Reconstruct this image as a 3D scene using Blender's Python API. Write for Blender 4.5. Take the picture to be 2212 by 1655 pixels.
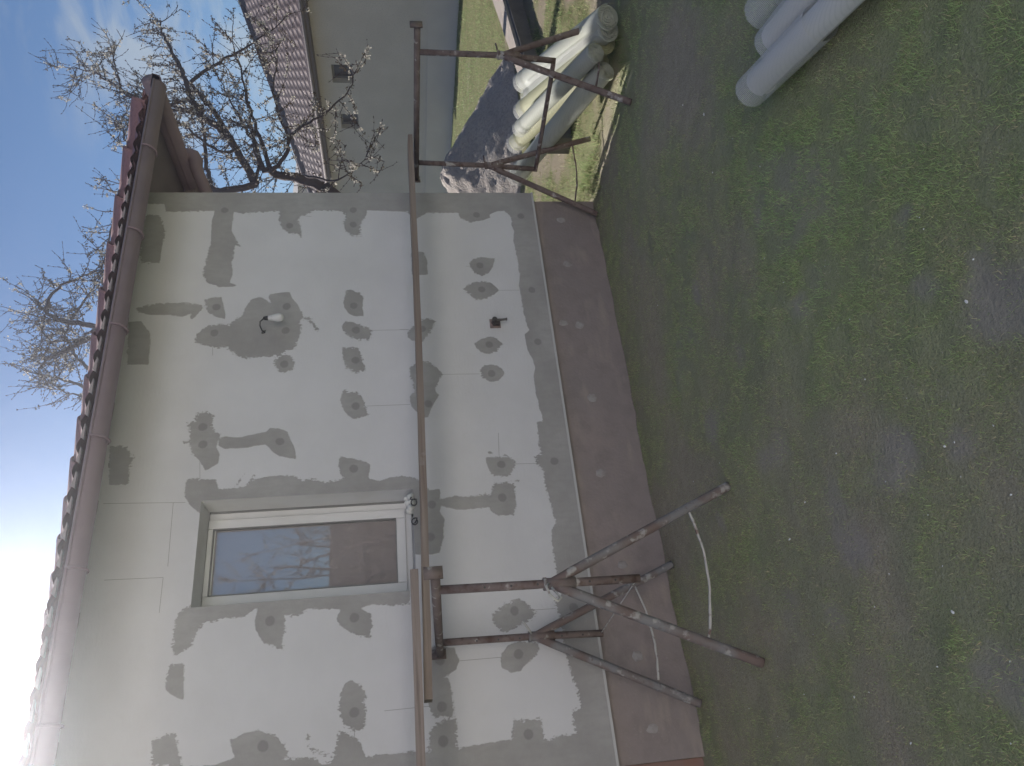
import bpy, bmesh, math, random, json
import numpy as np
from mathutils import Vector, Matrix, noise
random.seed(7); rng=np.random.default_rng(7)
for o in list(bpy.data.objects): bpy.data.objects.remove(o)
scn=bpy.context.scene; COL=scn.collection
Rr=math.radians
# ---------------- camera, sky, sun, exposure ----------------
HC=1.65
cam=bpy.data.cameras.new('camera'); camo=bpy.data.objects.new('camera',cam); COL.objects.link(camo)
Rt=Vector((0.8778,-0.4777,-0.0362)); Dn=Vector((-0.102,-0.1125,-0.9884)); Fw=Vector((0.4681,0.8713,-0.1475))
camo.matrix_world=Matrix(((Dn.x,Rt.x,-Fw.x,0),(Dn.y,Rt.y,-Fw.y,0),(Dn.z,Rt.z,-Fw.z,HC),(0,0,0,1)))
cam.sensor_fit='HORIZONTAL'; cam.sensor_width=36; cam.lens=36*1610/2212; cam.clip_start=.05; cam.clip_end=2000
scn.camera=camo
SUN_EL=28.0; SUN_AZ=3.0      # azimuth measured from +Y (into the wall) towards +X
EXPO=.86
world=bpy.data.worlds.new("World"); scn.world=world; world.use_nodes=True
wt=world.node_tree; wt.nodes.clear()
wo=wt.nodes.new('ShaderNodeOutputWorld'); bg=wt.nodes.new('ShaderNodeBackground'); bg.inputs[1].default_value=.05
sky=wt.nodes.new('ShaderNodeTexSky'); sky.sky_type='NISHITA'; sky.sun_disc=False
sky.sun_elevation=Rr(SUN_EL); sky.sun_rotation=Rr(SUN_AZ); sky.air_density=1.0; sky.dust_density=.25; sky.ozone_density=5.5; sky.altitude=200
# a few thin clouds, high on the right
tc=wt.nodes.new('ShaderNodeTexCoord'); mp=wt.nodes.new('ShaderNodeMapping'); mp.inputs['Scale'].default_value=(6,6,16); mp.inputs['Rotation'].default_value=(0,.3,.5)
nz=wt.nodes.new('ShaderNodeTexNoise'); nz.inputs['Scale'].default_value=1.1; nz.inputs['Detail'].default_value=7; nz.inputs['Roughness'].default_value=.58; nz.inputs['Distortion'].default_value=.5
wt.links.new(tc.outputs['Generated'],mp.inputs[0]); wt.links.new(mp.outputs[0],nz.inputs[0])
vd=wt.nodes.new('ShaderNodeVectorMath'); vd.operation='DOT_PRODUCT'; vd.inputs[1].default_value=Vector((.80,.56,.21)).normalized(); wt.links.new(tc.outputs['Generated'],vd.inputs[0])
mr=wt.nodes.new('ShaderNodeMapRange'); mr.inputs[1].default_value=.975; mr.inputs[2].default_value=1.0; wt.links.new(vd.outputs['Value'],mr.inputs[0])
mr2=wt.nodes.new('ShaderNodeMapRange'); mr2.inputs[1].default_value=.46; mr2.inputs[2].default_value=.64; wt.links.new(nz.outputs[0],mr2.inputs[0])
mul=wt.nodes.new('ShaderNodeMath'); mul.operation='MULTIPLY'; wt.links.new(mr.outputs[0],mul.inputs[0]); wt.links.new(mr2.outputs[0],mul.inputs[1])
mul2=wt.nodes.new('ShaderNodeMath'); mul2.operation='MULTIPLY'; mul2.inputs[1].default_value=.55; wt.links.new(mul.outputs[0],mul2.inputs[0])
mixc=wt.nodes.new('ShaderNodeMix'); mixc.data_type='RGBA'; wt.links.new(mul2.outputs[0],mixc.inputs[0]); wt.links.new(sky.outputs[0],mixc.inputs[6]); mixc.inputs[7].default_value=(7.,7.2,6.6,1)
wt.links.new(mixc.outputs[2],bg.inputs[0]); wt.links.new(bg.outputs[0],wo.inputs[0])
sl=bpy.data.lights.new('sun','SUN'); sl.energy=5.0; sl.angle=Rr(.5); sl.color=(1,.945,.88)
so=bpy.data.objects.new('sun',sl); COL.objects.link(so)
sd=Vector((math.sin(Rr(SUN_AZ))*math.cos(Rr(SUN_EL)),math.cos(Rr(SUN_AZ))*math.cos(Rr(SUN_EL)),math.sin(Rr(SUN_EL))))
so.rotation_euler=sd.to_track_quat('Z','Y').to_euler()
scn.view_settings.view_transform='Standard'; scn.view_settings.look='None'; scn.view_settings.exposure=EXPO; scn.view_settings.gamma=1
scn.render.engine='CYCLES'; scn.cycles.max_bounces=8; scn.cycles.transparent_max_bounces=16
DATA=json.loads(r'''{"P":[[[4.9,3.9],[4.9,0.4],[-1.2,0.4],[-1.2,3.9],[0.248,2.912],[0.258,3.017],[0.379,3.037],[0.414,2.923],[0.244,2.87],[0.231,2.716],[0.258,2.6],[0.305,2.621],[0.345,2.63],[0.373,2.566],[0.383,2.487],[0.345,2.394],[0.295,2.343],[0.242,2.323],[0.219,2.37],[0.224,2.31],[0.217,2.189],[0.179,2.139],[0.193,2.087],[0.319,2.061],[0.335,2.048],[0.299,1.973],[0.273,1.942],[0.19,1.912],[0.196,1.863],[0.195,1.675],[0.184,1.568],[0.26,1.567],[0.311,1.542],[0.337,1.476],[0.337,1.41],[0.187,1.414],[0.19,1.324],[0.2,1.225],[0.203,1.104],[0.297,1.084],[0.288,0.924],[0.174,0.925],[0.177,0.898],[0.198,0.829],[0.192,0.735],[0.253,0.743],[0.313,0.738],[0.327,0.688],[0.358,0.69],[0.421,0.695],[0.473,0.708],[0.539,0.72],[0.631,0.735],[0.718,0.737],[0.833,0.736],[0.89,0.753],[0.953,0.763],[0.971,0.72],[1.121,0.726],[1.239,0.729],[1.315,0.731],[1.39,0.725],[1.435,0.692],[1.529,0.703],[1.593,0.71],[1.659,0.725],[1.74,0.727],[1.806,0.726],[1.859,0.763],[1.91,0.773],[1.916,0.725],[1.993,0.735],[2.08,0.729],[2.165,0.727],[2.166,0.684],[2.21,0.688],[2.265,0.698],[2.347,0.705],[2.44,0.71],[2.534,0.708],[2.604,0.686],[2.657,0.697],[2.736,0.726],[2.796,0.732],[2.876,0.732],[2.915,0.697],[2.946,0.706],[3.07,0.719],[3.207,0.726],[3.315,0.728],[3.402,0.714],[3.603,0.715],[3.764,0.726],[3.846,0.712],[3.917,0.728],[3.953,0.715],[4.026,0.736],[4.062,0.771],[4.057,0.837],[4.026,0.897],[3.99,0.89],[3.961,0.968],[3.943,1.062],[3.991,1.133],[4.045,1.148],[4.04,1.268],[4.046,1.388],[3.975,1.487],[4.059,1.552],[4.055,1.565],[4.071,1.863],[4.018,1.873],[3.925,1.914],[3.816,1.919],[3.82,1.989],[3.857,2.029],[3.937,2.046],[4.007,2.029],[4.064,2.051],[4.072,2.264],[4.026,2.333],[4.008,2.376],[3.962,2.392],[3.905,2.369],[3.803,2.357],[3.837,2.388],[3.849,2.457],[3.894,2.502],[3.975,2.531],[4.065,2.531],[4.058,2.656],[4.043,2.809],[4.057,2.872],[3.965,2.874],[3.886,2.877],[3.785,2.841],[3.724,2.803],[3.73,2.841],[3.643,2.839],[3.568,2.854],[3.462,2.839],[3.385,2.853],[3.363,2.803],[3.353,2.827],[3.35,2.919],[3.393,3.011],[3.455,3.04],[3.539,3.043],[3.656,3.025],[3.787,3.015],[3.966,3.026],[4.069,3.013],[4.066,3.102],[4.058,3.365],[4.139,3.386],[4.139,3.478],[4.12,3.9]],[[3.658,1.496],[3.647,1.443],[3.568,1.416],[3.436,1.418],[3.432,1.496],[3.439,1.539],[3.636,1.532]],[[3.598,1.002],[3.586,0.963],[3.58,0.891],[3.505,0.916],[3.439,0.949],[3.416,1.0],[3.441,1.056],[3.497,1.091],[3.541,1.092],[3.574,1.063]],[[3.297,1.155],[3.344,1.107],[3.362,1.018],[3.354,0.947],[3.308,0.907],[3.275,0.888],[3.233,0.94],[3.203,0.996],[3.196,1.066],[3.248,1.115]],[[3.294,2.023],[3.309,1.989],[3.277,1.931],[3.235,1.898],[3.142,1.907],[3.073,1.897],[3.073,1.957],[3.094,2.006],[3.146,2.035],[3.197,2.042],[3.258,2.035]],[[2.986,2.055],[3.03,2.031],[3.018,1.973],[2.981,1.892],[2.95,1.843],[2.872,1.86],[2.87,1.925],[2.886,1.982],[2.936,2.038]],[[2.922,1.584],[2.961,1.562],[3.02,1.497],[3.038,1.437],[3.017,1.383],[2.957,1.407],[2.898,1.444],[2.841,1.488],[2.853,1.562],[2.883,1.59]],[[2.805,2.051],[2.801,1.935],[2.694,1.91],[2.619,1.889],[2.599,1.952],[2.642,2.015],[2.718,2.047]],[[2.809,1.114],[2.846,1.06],[2.869,0.982],[2.832,0.934],[2.802,0.903],[2.744,0.959],[2.717,1.021],[2.739,1.069],[2.779,1.1]],[[2.588,1.092],[2.625,1.059],[2.633,0.991],[2.593,0.928],[2.551,0.916],[2.5,0.961],[2.487,1.021],[2.531,1.077]],[[2.56,1.352],[2.533,1.378],[2.461,1.41],[2.424,1.412],[2.405,1.389],[2.352,1.42],[2.291,1.455],[2.235,1.473],[2.236,1.504],[2.287,1.557],[2.324,1.587],[2.405,1.592],[2.43,1.559],[2.513,1.564],[2.569,1.582],[2.625,1.584],[2.671,1.533],[2.677,1.46],[2.618,1.389]],[[3.281,2.566],[3.29,2.502],[3.298,2.429],[3.247,2.414],[3.195,2.376],[3.103,2.333],[3.068,2.324],[3.044,2.351],[2.985,2.337],[2.907,2.347],[2.86,2.365],[2.813,2.379],[2.796,2.434],[2.76,2.479],[2.753,2.556],[2.751,2.633],[2.749,2.71],[2.77,2.765],[2.808,2.799],[2.848,2.848],[2.83,2.885],[2.851,2.947],[2.867,3.01],[2.883,3.049],[2.93,3.05],[2.995,3.006],[3.023,2.962],[3.027,2.884],[3.019,2.837],[3.066,2.793],[3.095,2.748],[3.173,2.729],[3.238,2.693],[3.262,2.63],[3.199,2.554],[3.25,2.573]],[[3.068,2.324],[3.072,2.283],[2.971,2.221],[2.952,2.228],[3.012,2.266]],[[3.24,3.012],[3.259,2.966],[3.263,2.903],[3.187,2.881],[3.108,2.863],[3.078,2.865],[3.09,2.921],[3.13,2.979],[3.2,3.008]],[[3.183,3.473],[3.218,3.324],[3.219,3.145],[3.207,3.081],[3.186,3.013],[3.151,3.029],[3.075,3.084],[3.085,3.101],[3.133,3.09],[3.096,3.148],[3.118,3.228],[3.121,3.366],[3.143,3.445]],[[2.698,2.51],[2.76,2.482],[2.765,2.42],[2.711,2.375],[2.652,2.379],[2.625,2.421],[2.63,2.477]],[[4.03,3.502],[4.024,3.407],[3.878,3.349],[3.725,3.357],[3.576,3.356],[3.583,3.484],[3.858,3.534]],[[3.067,3.504],[3.07,3.421],[2.967,3.348],[2.846,3.337],[2.718,3.333],[2.723,3.466]],[[2.13,3.492],[2.117,3.394],[2.035,3.342],[1.972,3.354],[1.856,3.346],[1.863,3.461]],[[2.328,2.984],[2.347,2.934],[2.314,2.873],[2.255,2.883],[2.196,2.86],[2.173,2.819],[2.137,2.837],[2.088,2.848],[2.03,2.815],[1.974,2.824],[1.937,2.871],[1.923,2.894],[1.988,2.931],[2.047,2.986],[2.113,3.006],[2.134,3.072],[2.133,3.008],[2.212,3.023],[2.263,3.032],[2.286,2.987]],[[2.145,2.834],[2.155,2.796],[2.146,2.701],[2.166,2.6],[2.179,2.535],[2.204,2.514],[2.201,2.455],[2.173,2.402],[2.105,2.378],[2.037,2.346],[1.975,2.34],[1.987,2.402],[2.001,2.447],[2.045,2.499],[2.088,2.538],[2.07,2.667],[2.069,2.789],[2.095,2.827]],[[2.434,2.056],[2.469,2.037],[2.45,2.006],[2.447,1.951],[2.401,1.913],[2.338,1.898],[2.267,1.871],[2.243,1.967],[2.269,2.006],[2.327,2.044],[2.39,2.06]],[[1.948,2.068],[1.976,2.057],[1.96,1.991],[1.94,1.931],[1.912,1.864],[1.824,1.88],[1.759,1.859],[1.77,2.042],[1.817,2.027],[1.85,2.057],[1.907,2.068]],[[1.648,2.908],[1.704,2.974],[1.759,3.004],[1.797,3.007],[1.859,3.003],[1.876,2.97],[1.856,2.822],[1.797,2.81],[1.794,2.762],[1.8,2.65],[1.828,2.624],[1.846,2.589],[1.861,2.512],[1.865,2.441],[1.855,2.347],[1.825,2.296],[1.828,2.224],[1.797,2.158],[1.812,2.078],[1.817,2.027],[1.809,1.888],[1.788,1.807],[1.808,1.747],[1.816,1.665],[1.803,1.591],[1.781,1.554],[1.713,1.49],[1.473,1.502],[1.562,2.839]],[[1.745,1.617],[1.706,1.507],[1.713,1.424],[1.642,1.428],[1.659,1.322],[1.647,1.248],[1.656,1.148],[1.653,1.095],[1.712,1.075],[1.735,1.057],[1.718,1.044],[1.735,0.988],[1.724,0.935],[1.631,0.933],[1.568,0.936],[1.503,0.962],[1.509,1.063],[1.547,1.105],[1.567,1.111],[1.565,1.328],[1.599,1.423],[1.56,1.432],[1.509,1.406],[1.392,1.42],[1.29,1.448],[1.288,1.513],[1.291,1.562],[1.296,1.634]],[[1.168,1.637],[1.001,1.643],[0.991,1.733],[1.009,1.869],[0.991,1.937],[0.952,1.877],[0.885,1.868],[0.82,1.879],[0.831,1.938],[0.863,2.005],[0.907,2.058],[0.941,2.075],[0.996,2.052],[1.014,2.246],[0.984,2.278],[0.98,2.324],[0.989,2.374],[0.938,2.365],[0.848,2.378],[0.797,2.376],[0.8,2.408],[0.82,2.422],[0.838,2.487],[0.913,2.529],[0.966,2.542],[1.037,2.523],[1.039,2.543],[0.997,2.599],[0.996,2.709],[0.976,2.828],[0.914,2.861],[0.853,2.886],[0.81,2.963],[0.817,2.976],[0.938,2.986],[1.021,2.979],[1.07,2.945],[1.093,2.89],[1.119,2.802],[1.128,1.66]],[[0.768,2.988],[0.762,2.913],[0.573,2.894],[0.603,2.961],[0.63,2.994],[0.708,2.996]],[[0.454,2.055],[0.52,2.049],[0.579,2.024],[0.594,1.992],[0.558,1.927],[0.507,1.908],[0.472,1.922],[0.423,1.909],[0.364,1.916],[0.33,1.929],[0.33,1.973],[0.369,2.03],[0.412,2.049]],[[0.974,0.985],[0.947,0.944],[0.887,0.89],[0.854,0.912],[0.831,0.957],[0.808,1.017],[0.779,1.076],[0.803,1.122],[0.846,1.153],[0.891,1.156],[0.937,1.088]],[[0.706,1.076],[0.724,1.004],[0.704,0.894],[0.671,0.891],[0.628,0.925],[0.588,0.985],[0.558,1.016],[0.557,1.071],[0.58,1.123],[0.626,1.129],[0.664,1.118]],[[0.738,1.526],[0.72,1.392],[0.687,1.387],[0.647,1.369],[0.598,1.393],[0.576,1.435],[0.56,1.469],[0.558,1.442],[0.519,1.432],[0.456,1.422],[0.383,1.42],[0.345,1.436],[0.361,1.539],[0.42,1.559],[0.626,1.572]],[[1.81,2.71],[1.893,2.656],[1.897,2.649],[1.808,2.7]],[[1.806,2.643],[1.878,2.598],[1.881,2.584],[1.813,2.623]],[[0.335,2.228],[0.323,2.215],[0.301,2.227]],[[0.269,2.226],[0.254,2.189],[0.221,2.097],[0.222,2.134]],[[1.957,1.092],[1.955,1.053],[1.941,1.07],[1.944,1.089]],[[1.928,0.977],[1.92,0.958],[1.916,0.974]],[[1.74,0.929],[1.738,0.899],[1.731,0.915]],[[1.915,1.103],[1.916,1.072],[1.915,1.002],[1.911,0.955],[1.889,0.926],[1.863,0.911],[1.826,0.924],[1.794,0.943],[1.775,0.976],[1.782,1.053],[1.806,1.082],[1.844,1.098],[1.878,1.106]]],"discs":[[4.074,2.94],[3.917,2.451],[4.072,1.971],[3.925,1.971],[3.164,1.969],[2.953,1.953],[2.703,1.958],[3.171,2.444],[2.964,2.444],[3.179,2.928],[2.689,2.441],[2.959,2.926],[4.007,0.639],[4.021,1.0],[3.517,1.014],[3.288,1.019],[3.275,0.635],[2.813,0.644],[2.8,1.005],[2.949,1.483],[2.558,1.008],[1.864,0.643],[1.86,1.007],[1.629,1.021],[2.336,1.468],[1.61,1.482],[1.398,1.5],[2.341,1.959],[2.104,2.447],[1.886,1.972],[2.233,2.939],[2.109,2.928],[0.959,2.454],[0.94,1.971],[0.423,1.973],[0.3,2.459],[0.904,1.017],[0.652,1.019],[0.657,1.484],[0.407,1.485],[0.221,1.009],[0.896,0.651],[0.229,1.488]],"seams":[[[2.947,1.851],[2.944,1.579]],[[2.338,1.89],[2.337,1.593]],[[2.947,1.642],[2.945,1.579]],[[3.278,0.883],[3.276,0.727]],[[2.565,1.382],[2.558,1.094]],[[1.859,0.913],[1.854,0.764]],[[2.093,1.004],[1.923,1.015]],[[0.899,0.896],[0.897,0.763]],[[0.645,1.366],[0.644,1.124]],[[0.331,1.973],[0.299,1.973]],[[0.416,1.808],[0.417,1.556]],[[1.742,3.476],[1.719,2.996]],[[1.722,3.068],[1.324,3.057]],[[1.269,3.402],[1.26,3.076]],[[1.26,3.076],[1.055,3.075]],[[4.02,2.368],[4.006,2.289]],[[3.508,1.122],[3.508,1.095]],[[1.988,2.935],[1.87,2.924]],[[2.841,2.927],[2.776,2.922]]],"spots":[[4.009,0.294],[3.558,0.308],[2.978,0.295],[3.003,0.417],[2.357,0.29],[1.779,0.323],[1.148,0.281],[0.587,0.286],[0.181,0.271]],"soil":[[1.639,3.007,0.16,0.1],[1.556,3.091,0.12,0.08],[1.576,3.506,0.2,0.09],[1.594,3.319,0.12,0.07],[1.203,2.836,0.2,0.12],[1.174,3.003,0.16,0.1],[0.735,2.596,0.2,0.09],[0.832,2.608,0.12,0.08],[1.048,1.566,0.14,0.1],[1.013,1.494,0.1,0.1],[0.791,2.257,0.1,0.1],[0.835,2.158,0.08,0.08],[1.595,2.387,0.1,0.1],[1.358,2.013,0.07,0.06],[1.246,3.291,0.12,0.07],[1.101,3.642,0.1,0.05],[0.747,3.495,0.15,0.08],[0.77,1.9,0.06,0.05],[0.569,3.191,0.12,0.1],[0.441,2.852,0.1,0.08],[0.094,2.079,0.12,0.1],[1.235,1.759,0.08,0.06],[1.493,1.73,0.05,0.05],[1.933,2.073,0.08,0.05],[2.271,3.566,0.14,0.06],[2.286,3.304,0.1,0.05],[2.148,2.485,0.1,0.05]],"crumbs":[[1.1,1.646],[0.794,3.002],[0.314,2.164],[0.448,2.135],[0.149,2.013],[-0.051,2.123],[-0.027,2.589],[0.145,2.864],[2.674,2.742],[3.293,2.846],[3.017,2.666],[0.764,1.903],[0.768,1.946],[0.412,2.549],[0.986,2.227],[0.888,2.79],[0.592,2.414],[0.149,2.751],[1.752,2.442],[1.952,2.532],[2.588,3.835],[1.349,3.48],[0.193,3.84],[0.606,2.116],[0.552,1.787],[0.774,2.258],[1.392,1.668],[1.444,1.669],[1.19,1.561],[1.629,2.168],[0.402,3.032],[1.363,2.138],[1.434,1.662],[2.728,3.537],[1.134,2.182],[0.745,1.748],[1.404,3.89],[1.14,2.974],[2.659,2.497],[2.341,2.361],[0.663,1.931],[0.493,2.41],[0.318,2.044],[0.178,2.327],[0.194,3.247],[0.052,3.566],[-0.048,2.305],[0.364,1.957],[0.975,2.483],[0.974,2.019]],"rolls":[[[4.487,3.57,0.09],[4.756,4.92,0.545]],[[4.647,3.609,0.09],[5.134,4.905,0.519]],[[4.459,3.403,0.2],[5.044,4.636,0.515]],[[4.618,3.431,0.1],[5.295,4.662,0.459]],[[4.604,3.323,0.1],[5.295,4.498,0.418]],[[4.629,3.247,0.12],[5.389,4.429,0.478]]],"near_rolls":[[[2.563,2.129,0.075],[2.108,1.128,0.075]],[[2.572,1.885,0.075],[2.182,0.856,0.075]],[[2.748,1.866,0.075],[2.309,0.858,0.075]]],"tree1":[[[[9.245,9.8,3.934],[9.97,9.733,4.291],[10.411,9.667,4.614],[10.589,9.6,4.865],[10.963,9.533,5.074],[11.369,9.467,5.188],[11.758,9.4,5.349],[12.129,9.333,5.541],[12.359,9.267,5.633],[12.532,9.2,5.657]],0.07,0.012,1.0],[[[9.936,9.7,4.282],[10.728,9.7,4.647],[11.126,9.7,4.913],[11.532,9.7,5.185]],0.05,0.03,1.0],[[[11.318,9.5,5.099],[11.608,9.375,4.707],[11.793,9.25,4.319],[11.977,9.125,3.968],[12.241,9.0,3.587]],0.035,0.008,1.0],[[[10.231,9.5,4.563],[10.578,9.6,4.864],[10.829,9.7,5.195],[10.991,9.8,5.507],[11.178,9.9,5.827]],0.04,0.015,1.0],[[[11.039,9.6,5.098],[11.015,9.686,5.363],[10.953,9.771,5.763],[11.192,9.857,6.071],[11.602,9.943,6.399],[12.004,10.029,6.544],[12.479,10.114,6.717],[12.907,10.2,6.822]],0.03,0.008,1.0],[[[10.76,9.6,5.691],[11.242,9.78,6.107],[11.913,9.96,6.761],[12.285,10.14,7.02],[12.604,10.32,7.473],[12.837,10.5,7.905]],0.025,0.005,1.0],[[[9.245,9.8,3.934],[9.079,9.8,4.502],[9.395,9.8,4.859],[9.728,9.8,5.112],[9.939,9.8,5.282]],0.06,0.03,1.0],[[[9.16,9.8,4.64],[9.605,9.8,4.752],[10.272,9.8,4.847],[10.776,9.8,4.929]],0.04,0.02,1.0],[[[8.989,9.6,2.794],[9.105,9.52,3.235],[9.158,9.44,3.631],[9.303,9.36,3.807],[9.739,9.28,3.906],[10.079,9.2,3.97]],0.09,0.015,1.0],[[[9.119,9.4,3.623],[9.521,9.32,3.739],[10.233,9.24,3.949],[10.693,9.16,4.075],[11.166,9.08,4.165],[11.77,9.0,4.344]],0.04,0.008,1.0],[[[8.945,9.2,3.581],[9.217,9.067,3.322],[9.436,8.933,3.26],[9.609,8.8,2.974],[9.676,8.667,2.693],[10.01,8.533,2.334],[10.287,8.4,2.214]],0.035,0.006,1.6],[[[8.85,9.2,3.04],[8.563,9.0,2.583],[8.566,8.8,2.283],[8.66,8.6,2.058]],0.02,0.005,1.2],[[[9.665,9.2,3.306],[10.196,9.1,3.513],[10.632,9.0,3.592],[11.2,8.9,3.526],[11.658,8.8,3.646]],0.025,0.006,1.4],[[[9.731,9.5,4.228],[9.745,9.6,4.473],[10.165,9.7,4.904],[10.599,9.8,5.198],[10.79,9.9,5.628],[10.858,10.0,5.973]],0.03,0.008,1.0],[[[9.15,9.7,3.911],[9.728,9.575,3.869],[10.132,9.45,4.095],[10.652,9.325,4.331],[10.955,9.2,4.479]],0.03,0.008,1.0],[[[9.395,10.0,5.648],[9.534,10.15,6.152],[9.259,10.3,6.311],[8.784,10.45,6.368],[8.319,10.6,6.461]],0.03,0.01,1.0],[[[9.602,10.0,5.893],[10.158,10.133,6.116],[10.738,10.267,6.349],[11.225,10.4,6.519]],0.03,0.01,1.0]],"tree2":[[[[7.58,11.5,6.735],[7.658,11.5,7.155],[7.742,11.5,7.427],[7.89,11.5,7.637],[8.018,11.5,7.763],[8.136,11.5,7.814]],0.05,0.02,1.0],[[[7.89,11.5,7.637],[8.158,11.4,7.593],[8.297,11.3,7.392],[8.413,11.2,7.054],[8.483,11.1,6.804],[8.612,11.0,6.617]],0.03,0.008,1.0],[[[7.736,11.5,7.205],[7.924,11.333,7.025],[8.14,11.167,6.814],[8.19,11.0,6.674]],0.025,0.006,1.0],[[[7.391,11.5,6.708],[7.28,11.5,6.985],[7.104,11.5,7.211],[6.934,11.5,7.469],[6.741,11.5,7.541]],0.05,0.015,1.0],[[[7.815,11.5,7.653],[7.56,11.5,7.652],[7.39,11.5,7.549],[7.154,11.5,7.327]],0.02,0.012,1.0],[[[6.711,11.5,6.752],[6.989,11.5,7.011],[7.267,11.5,7.165],[7.455,11.5,7.269]],0.03,0.01,1.0],[[[6.36,11.5,6.734],[6.503,11.5,7.04],[6.602,11.5,7.34],[6.633,11.5,7.451]],0.03,0.006,1.0],[[[6.188,11.5,6.708],[6.286,11.5,7.005],[6.381,11.5,7.231]],0.02,0.005,1.0],[[[7.58,11.5,6.735],[7.444,11.5,6.9],[7.309,11.5,7.026],[7.221,11.5,7.158]],0.03,0.008,1.0]]}''')
# ---------------- helpers ----------------
def tag(o,label=None,cat=None,group=None,kind=None):
    if label:o['label']=label
    if cat:o['category']=cat
    if group:o['group']=group
    if kind:o['kind']=kind
    return o
def empty(name,loc,label,cat,group=None):
    o=bpy.data.objects.new(name,None); COL.objects.link(o); o.location=loc; o.empty_display_size=.1
    return tag(o,label,cat,group)
def link(name,me,parent=None,smooth=False,mat=None):
    o=bpy.data.objects.new(name,me); COL.objects.link(o)
    if mat is not None:
        for m_ in (mat if isinstance(mat,(list,tuple)) else [mat]): me.materials.append(m_)
    if smooth: me.polygons.foreach_set('use_smooth',[True]*len(me.polygons))
    if parent is not None:
        o.parent=parent
        L=Vector((0,0,0)); p=parent
        while p is not None: L+=Vector(p.location); p=p.parent
        o.location=-L if True else o.location
        o.location=Vector((0,0,0)); me.transform(Matrix.Translation(-L))
    return o
class MB:
    def __init__(s): s.v=[];s.f=[];s.m=[]
    def add(s,vs,fs,mi=0):
        b=len(s.v); s.v+= [tuple(v) for v in vs]; s.f+=[tuple(i+b for i in f) for f in fs]; s.m+=[mi]*len(fs)
    def box(s,a,b,mi=0):
        (x0,y0,z0),(x1,y1,z1)=a,b
        s.add([(x0,y0,z0),(x1,y0,z0),(x1,y1,z0),(x0,y1,z0),(x0,y0,z1),(x1,y0,z1),(x1,y1,z1),(x0,y1,z1)],[(0,3,2,1),(4,5,6,7),(0,1,5,4),(1,2,6,5),(2,3,7,6),(3,0,4,7)],mi)
    def tube(s,pts,r,n=8,mi=0,caps=True,jit=0):
        pts=[Vector(p) for p in pts]; k=len(pts)
        if not isinstance(r,(list,tuple)): r=[r]*k
        if len(r)==2 and k>2: r=[r[0]+(r[1]-r[0])*i/(k-1) for i in range(k)]
        t=(pts[1]-pts[0]).normalized(); u=t.orthogonal().normalized(); vs=[];fs=[]
        for i in range(k):
            if i==0:t2=pts[1]-pts[0]
            elif i==k-1:t2=pts[-1]-pts[-2]
            else:t2=(pts[i+1]-pts[i]).normalized()+(pts[i]-pts[i-1]).normalized()
            if t2.length<1e-9:t2=t
            t2.normalize(); u=(u-t2*u.dot(t2)); 
            if u.length<1e-6:u=t2.orthogonal()
            u.normalize(); w=t2.cross(u)
            for j in range(n):
                a=2*math.pi*j/n; rr=r[i]*(1+(random.uniform(-jit,jit) if jit else 0))
                vs.append(pts[i]+u*math.cos(a)*rr+w*math.sin(a)*rr)
        for i in range(k-1):
            for j in range(n):
                j2=(j+1)%n; fs.append((i*n+j,i*n+j2,(i+1)*n+j2,(i+1)*n+j))
        if caps: fs.append(tuple(range(n))[::-1]); fs.append(tuple((k-1)*n+j for j in range(n)))
        s.add(vs,fs,mi)
    def mesh(s,name):
        me=bpy.data.meshes.new(name); me.from_pydata(s.v,[],s.f); me.update()
        if any(s.m): me.polygons.foreach_set('material_index',s.m)
        return me
    def build(s,name,mat,parent=None,smooth=False): return link(name,s.mesh(name),parent,smooth,mat)
# material helper: a small node builder
def M(name,base,rough=.85,n=None,bump=None,spec=.3,metal=0,detail=6):
    """base colour; n=[(scale,colour,lo,hi,stretch)] noise layers mixed over the base; bump=(scale,strength,dist)"""
    m=bpy.data.materials.new(name); m.use_nodes=True; t=m.node_tree; b=t.nodes['Principled BSDF']
    b.inputs['Roughness'].default_value=rough; b.inputs['Specular IOR Level'].default_value=spec; b.inputs['Metallic'].default_value=metal
    co=t.nodes.new('ShaderNodeTexCoord'); cur=None
    for i,l in enumerate(n or []):
        sc,colr,lo,hi=l[:4]; st=l[4] if len(l)>4 else (1,1,1)
        mp=t.nodes.new('ShaderNodeMapping'); mp.inputs['Scale'].default_value=st; mp.inputs['Location'].default_value=(i*3.1,i*1.7,i*.9)
        t.links.new(co.outputs['Object'],mp.inputs[0])
        nn=t.nodes.new('ShaderNodeTexNoise'); nn.inputs['Scale'].default_value=sc; nn.inputs['Detail'].default_value=detail; t.links.new(mp.outputs[0],nn.inputs[0])
        r=t.nodes.new('ShaderNodeMapRange'); r.inputs[1].default_value=lo; r.inputs[2].default_value=hi; t.links.new(nn.outputs[0],r.inputs[0])
        mx=t.nodes.new('ShaderNodeMix'); mx.data_type='RGBA'; t.links.new(r.outputs[0],mx.inputs[0])
        if cur is None: mx.inputs[6].default_value=(*base,1)
        else: t.links.new(cur,mx.inputs[6])
        mx.inputs[7].default_value=(*colr,1); cur=mx.outputs[2]
    if cur is None: b.inputs[0].default_value=(*base,1)
    else: t.links.new(cur,b.inputs[0])
    if bump:
        nn=t.nodes.new('ShaderNodeTexNoise'); nn.inputs['Scale'].default_value=bump[0]; nn.inputs['Detail'].default_value=8; t.links.new(co.outputs['Object'],nn.inputs[0])
        bp=t.nodes.new('ShaderNodeBump'); bp.inputs['Strength'].default_value=bump[1]; bp.inputs['Distance'].default_value=bump[2]
        t.links.new(nn.outputs[0],bp.inputs['Height']); t.links.new(bp.outputs[0],b.inputs['Normal'])
    return m
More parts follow.
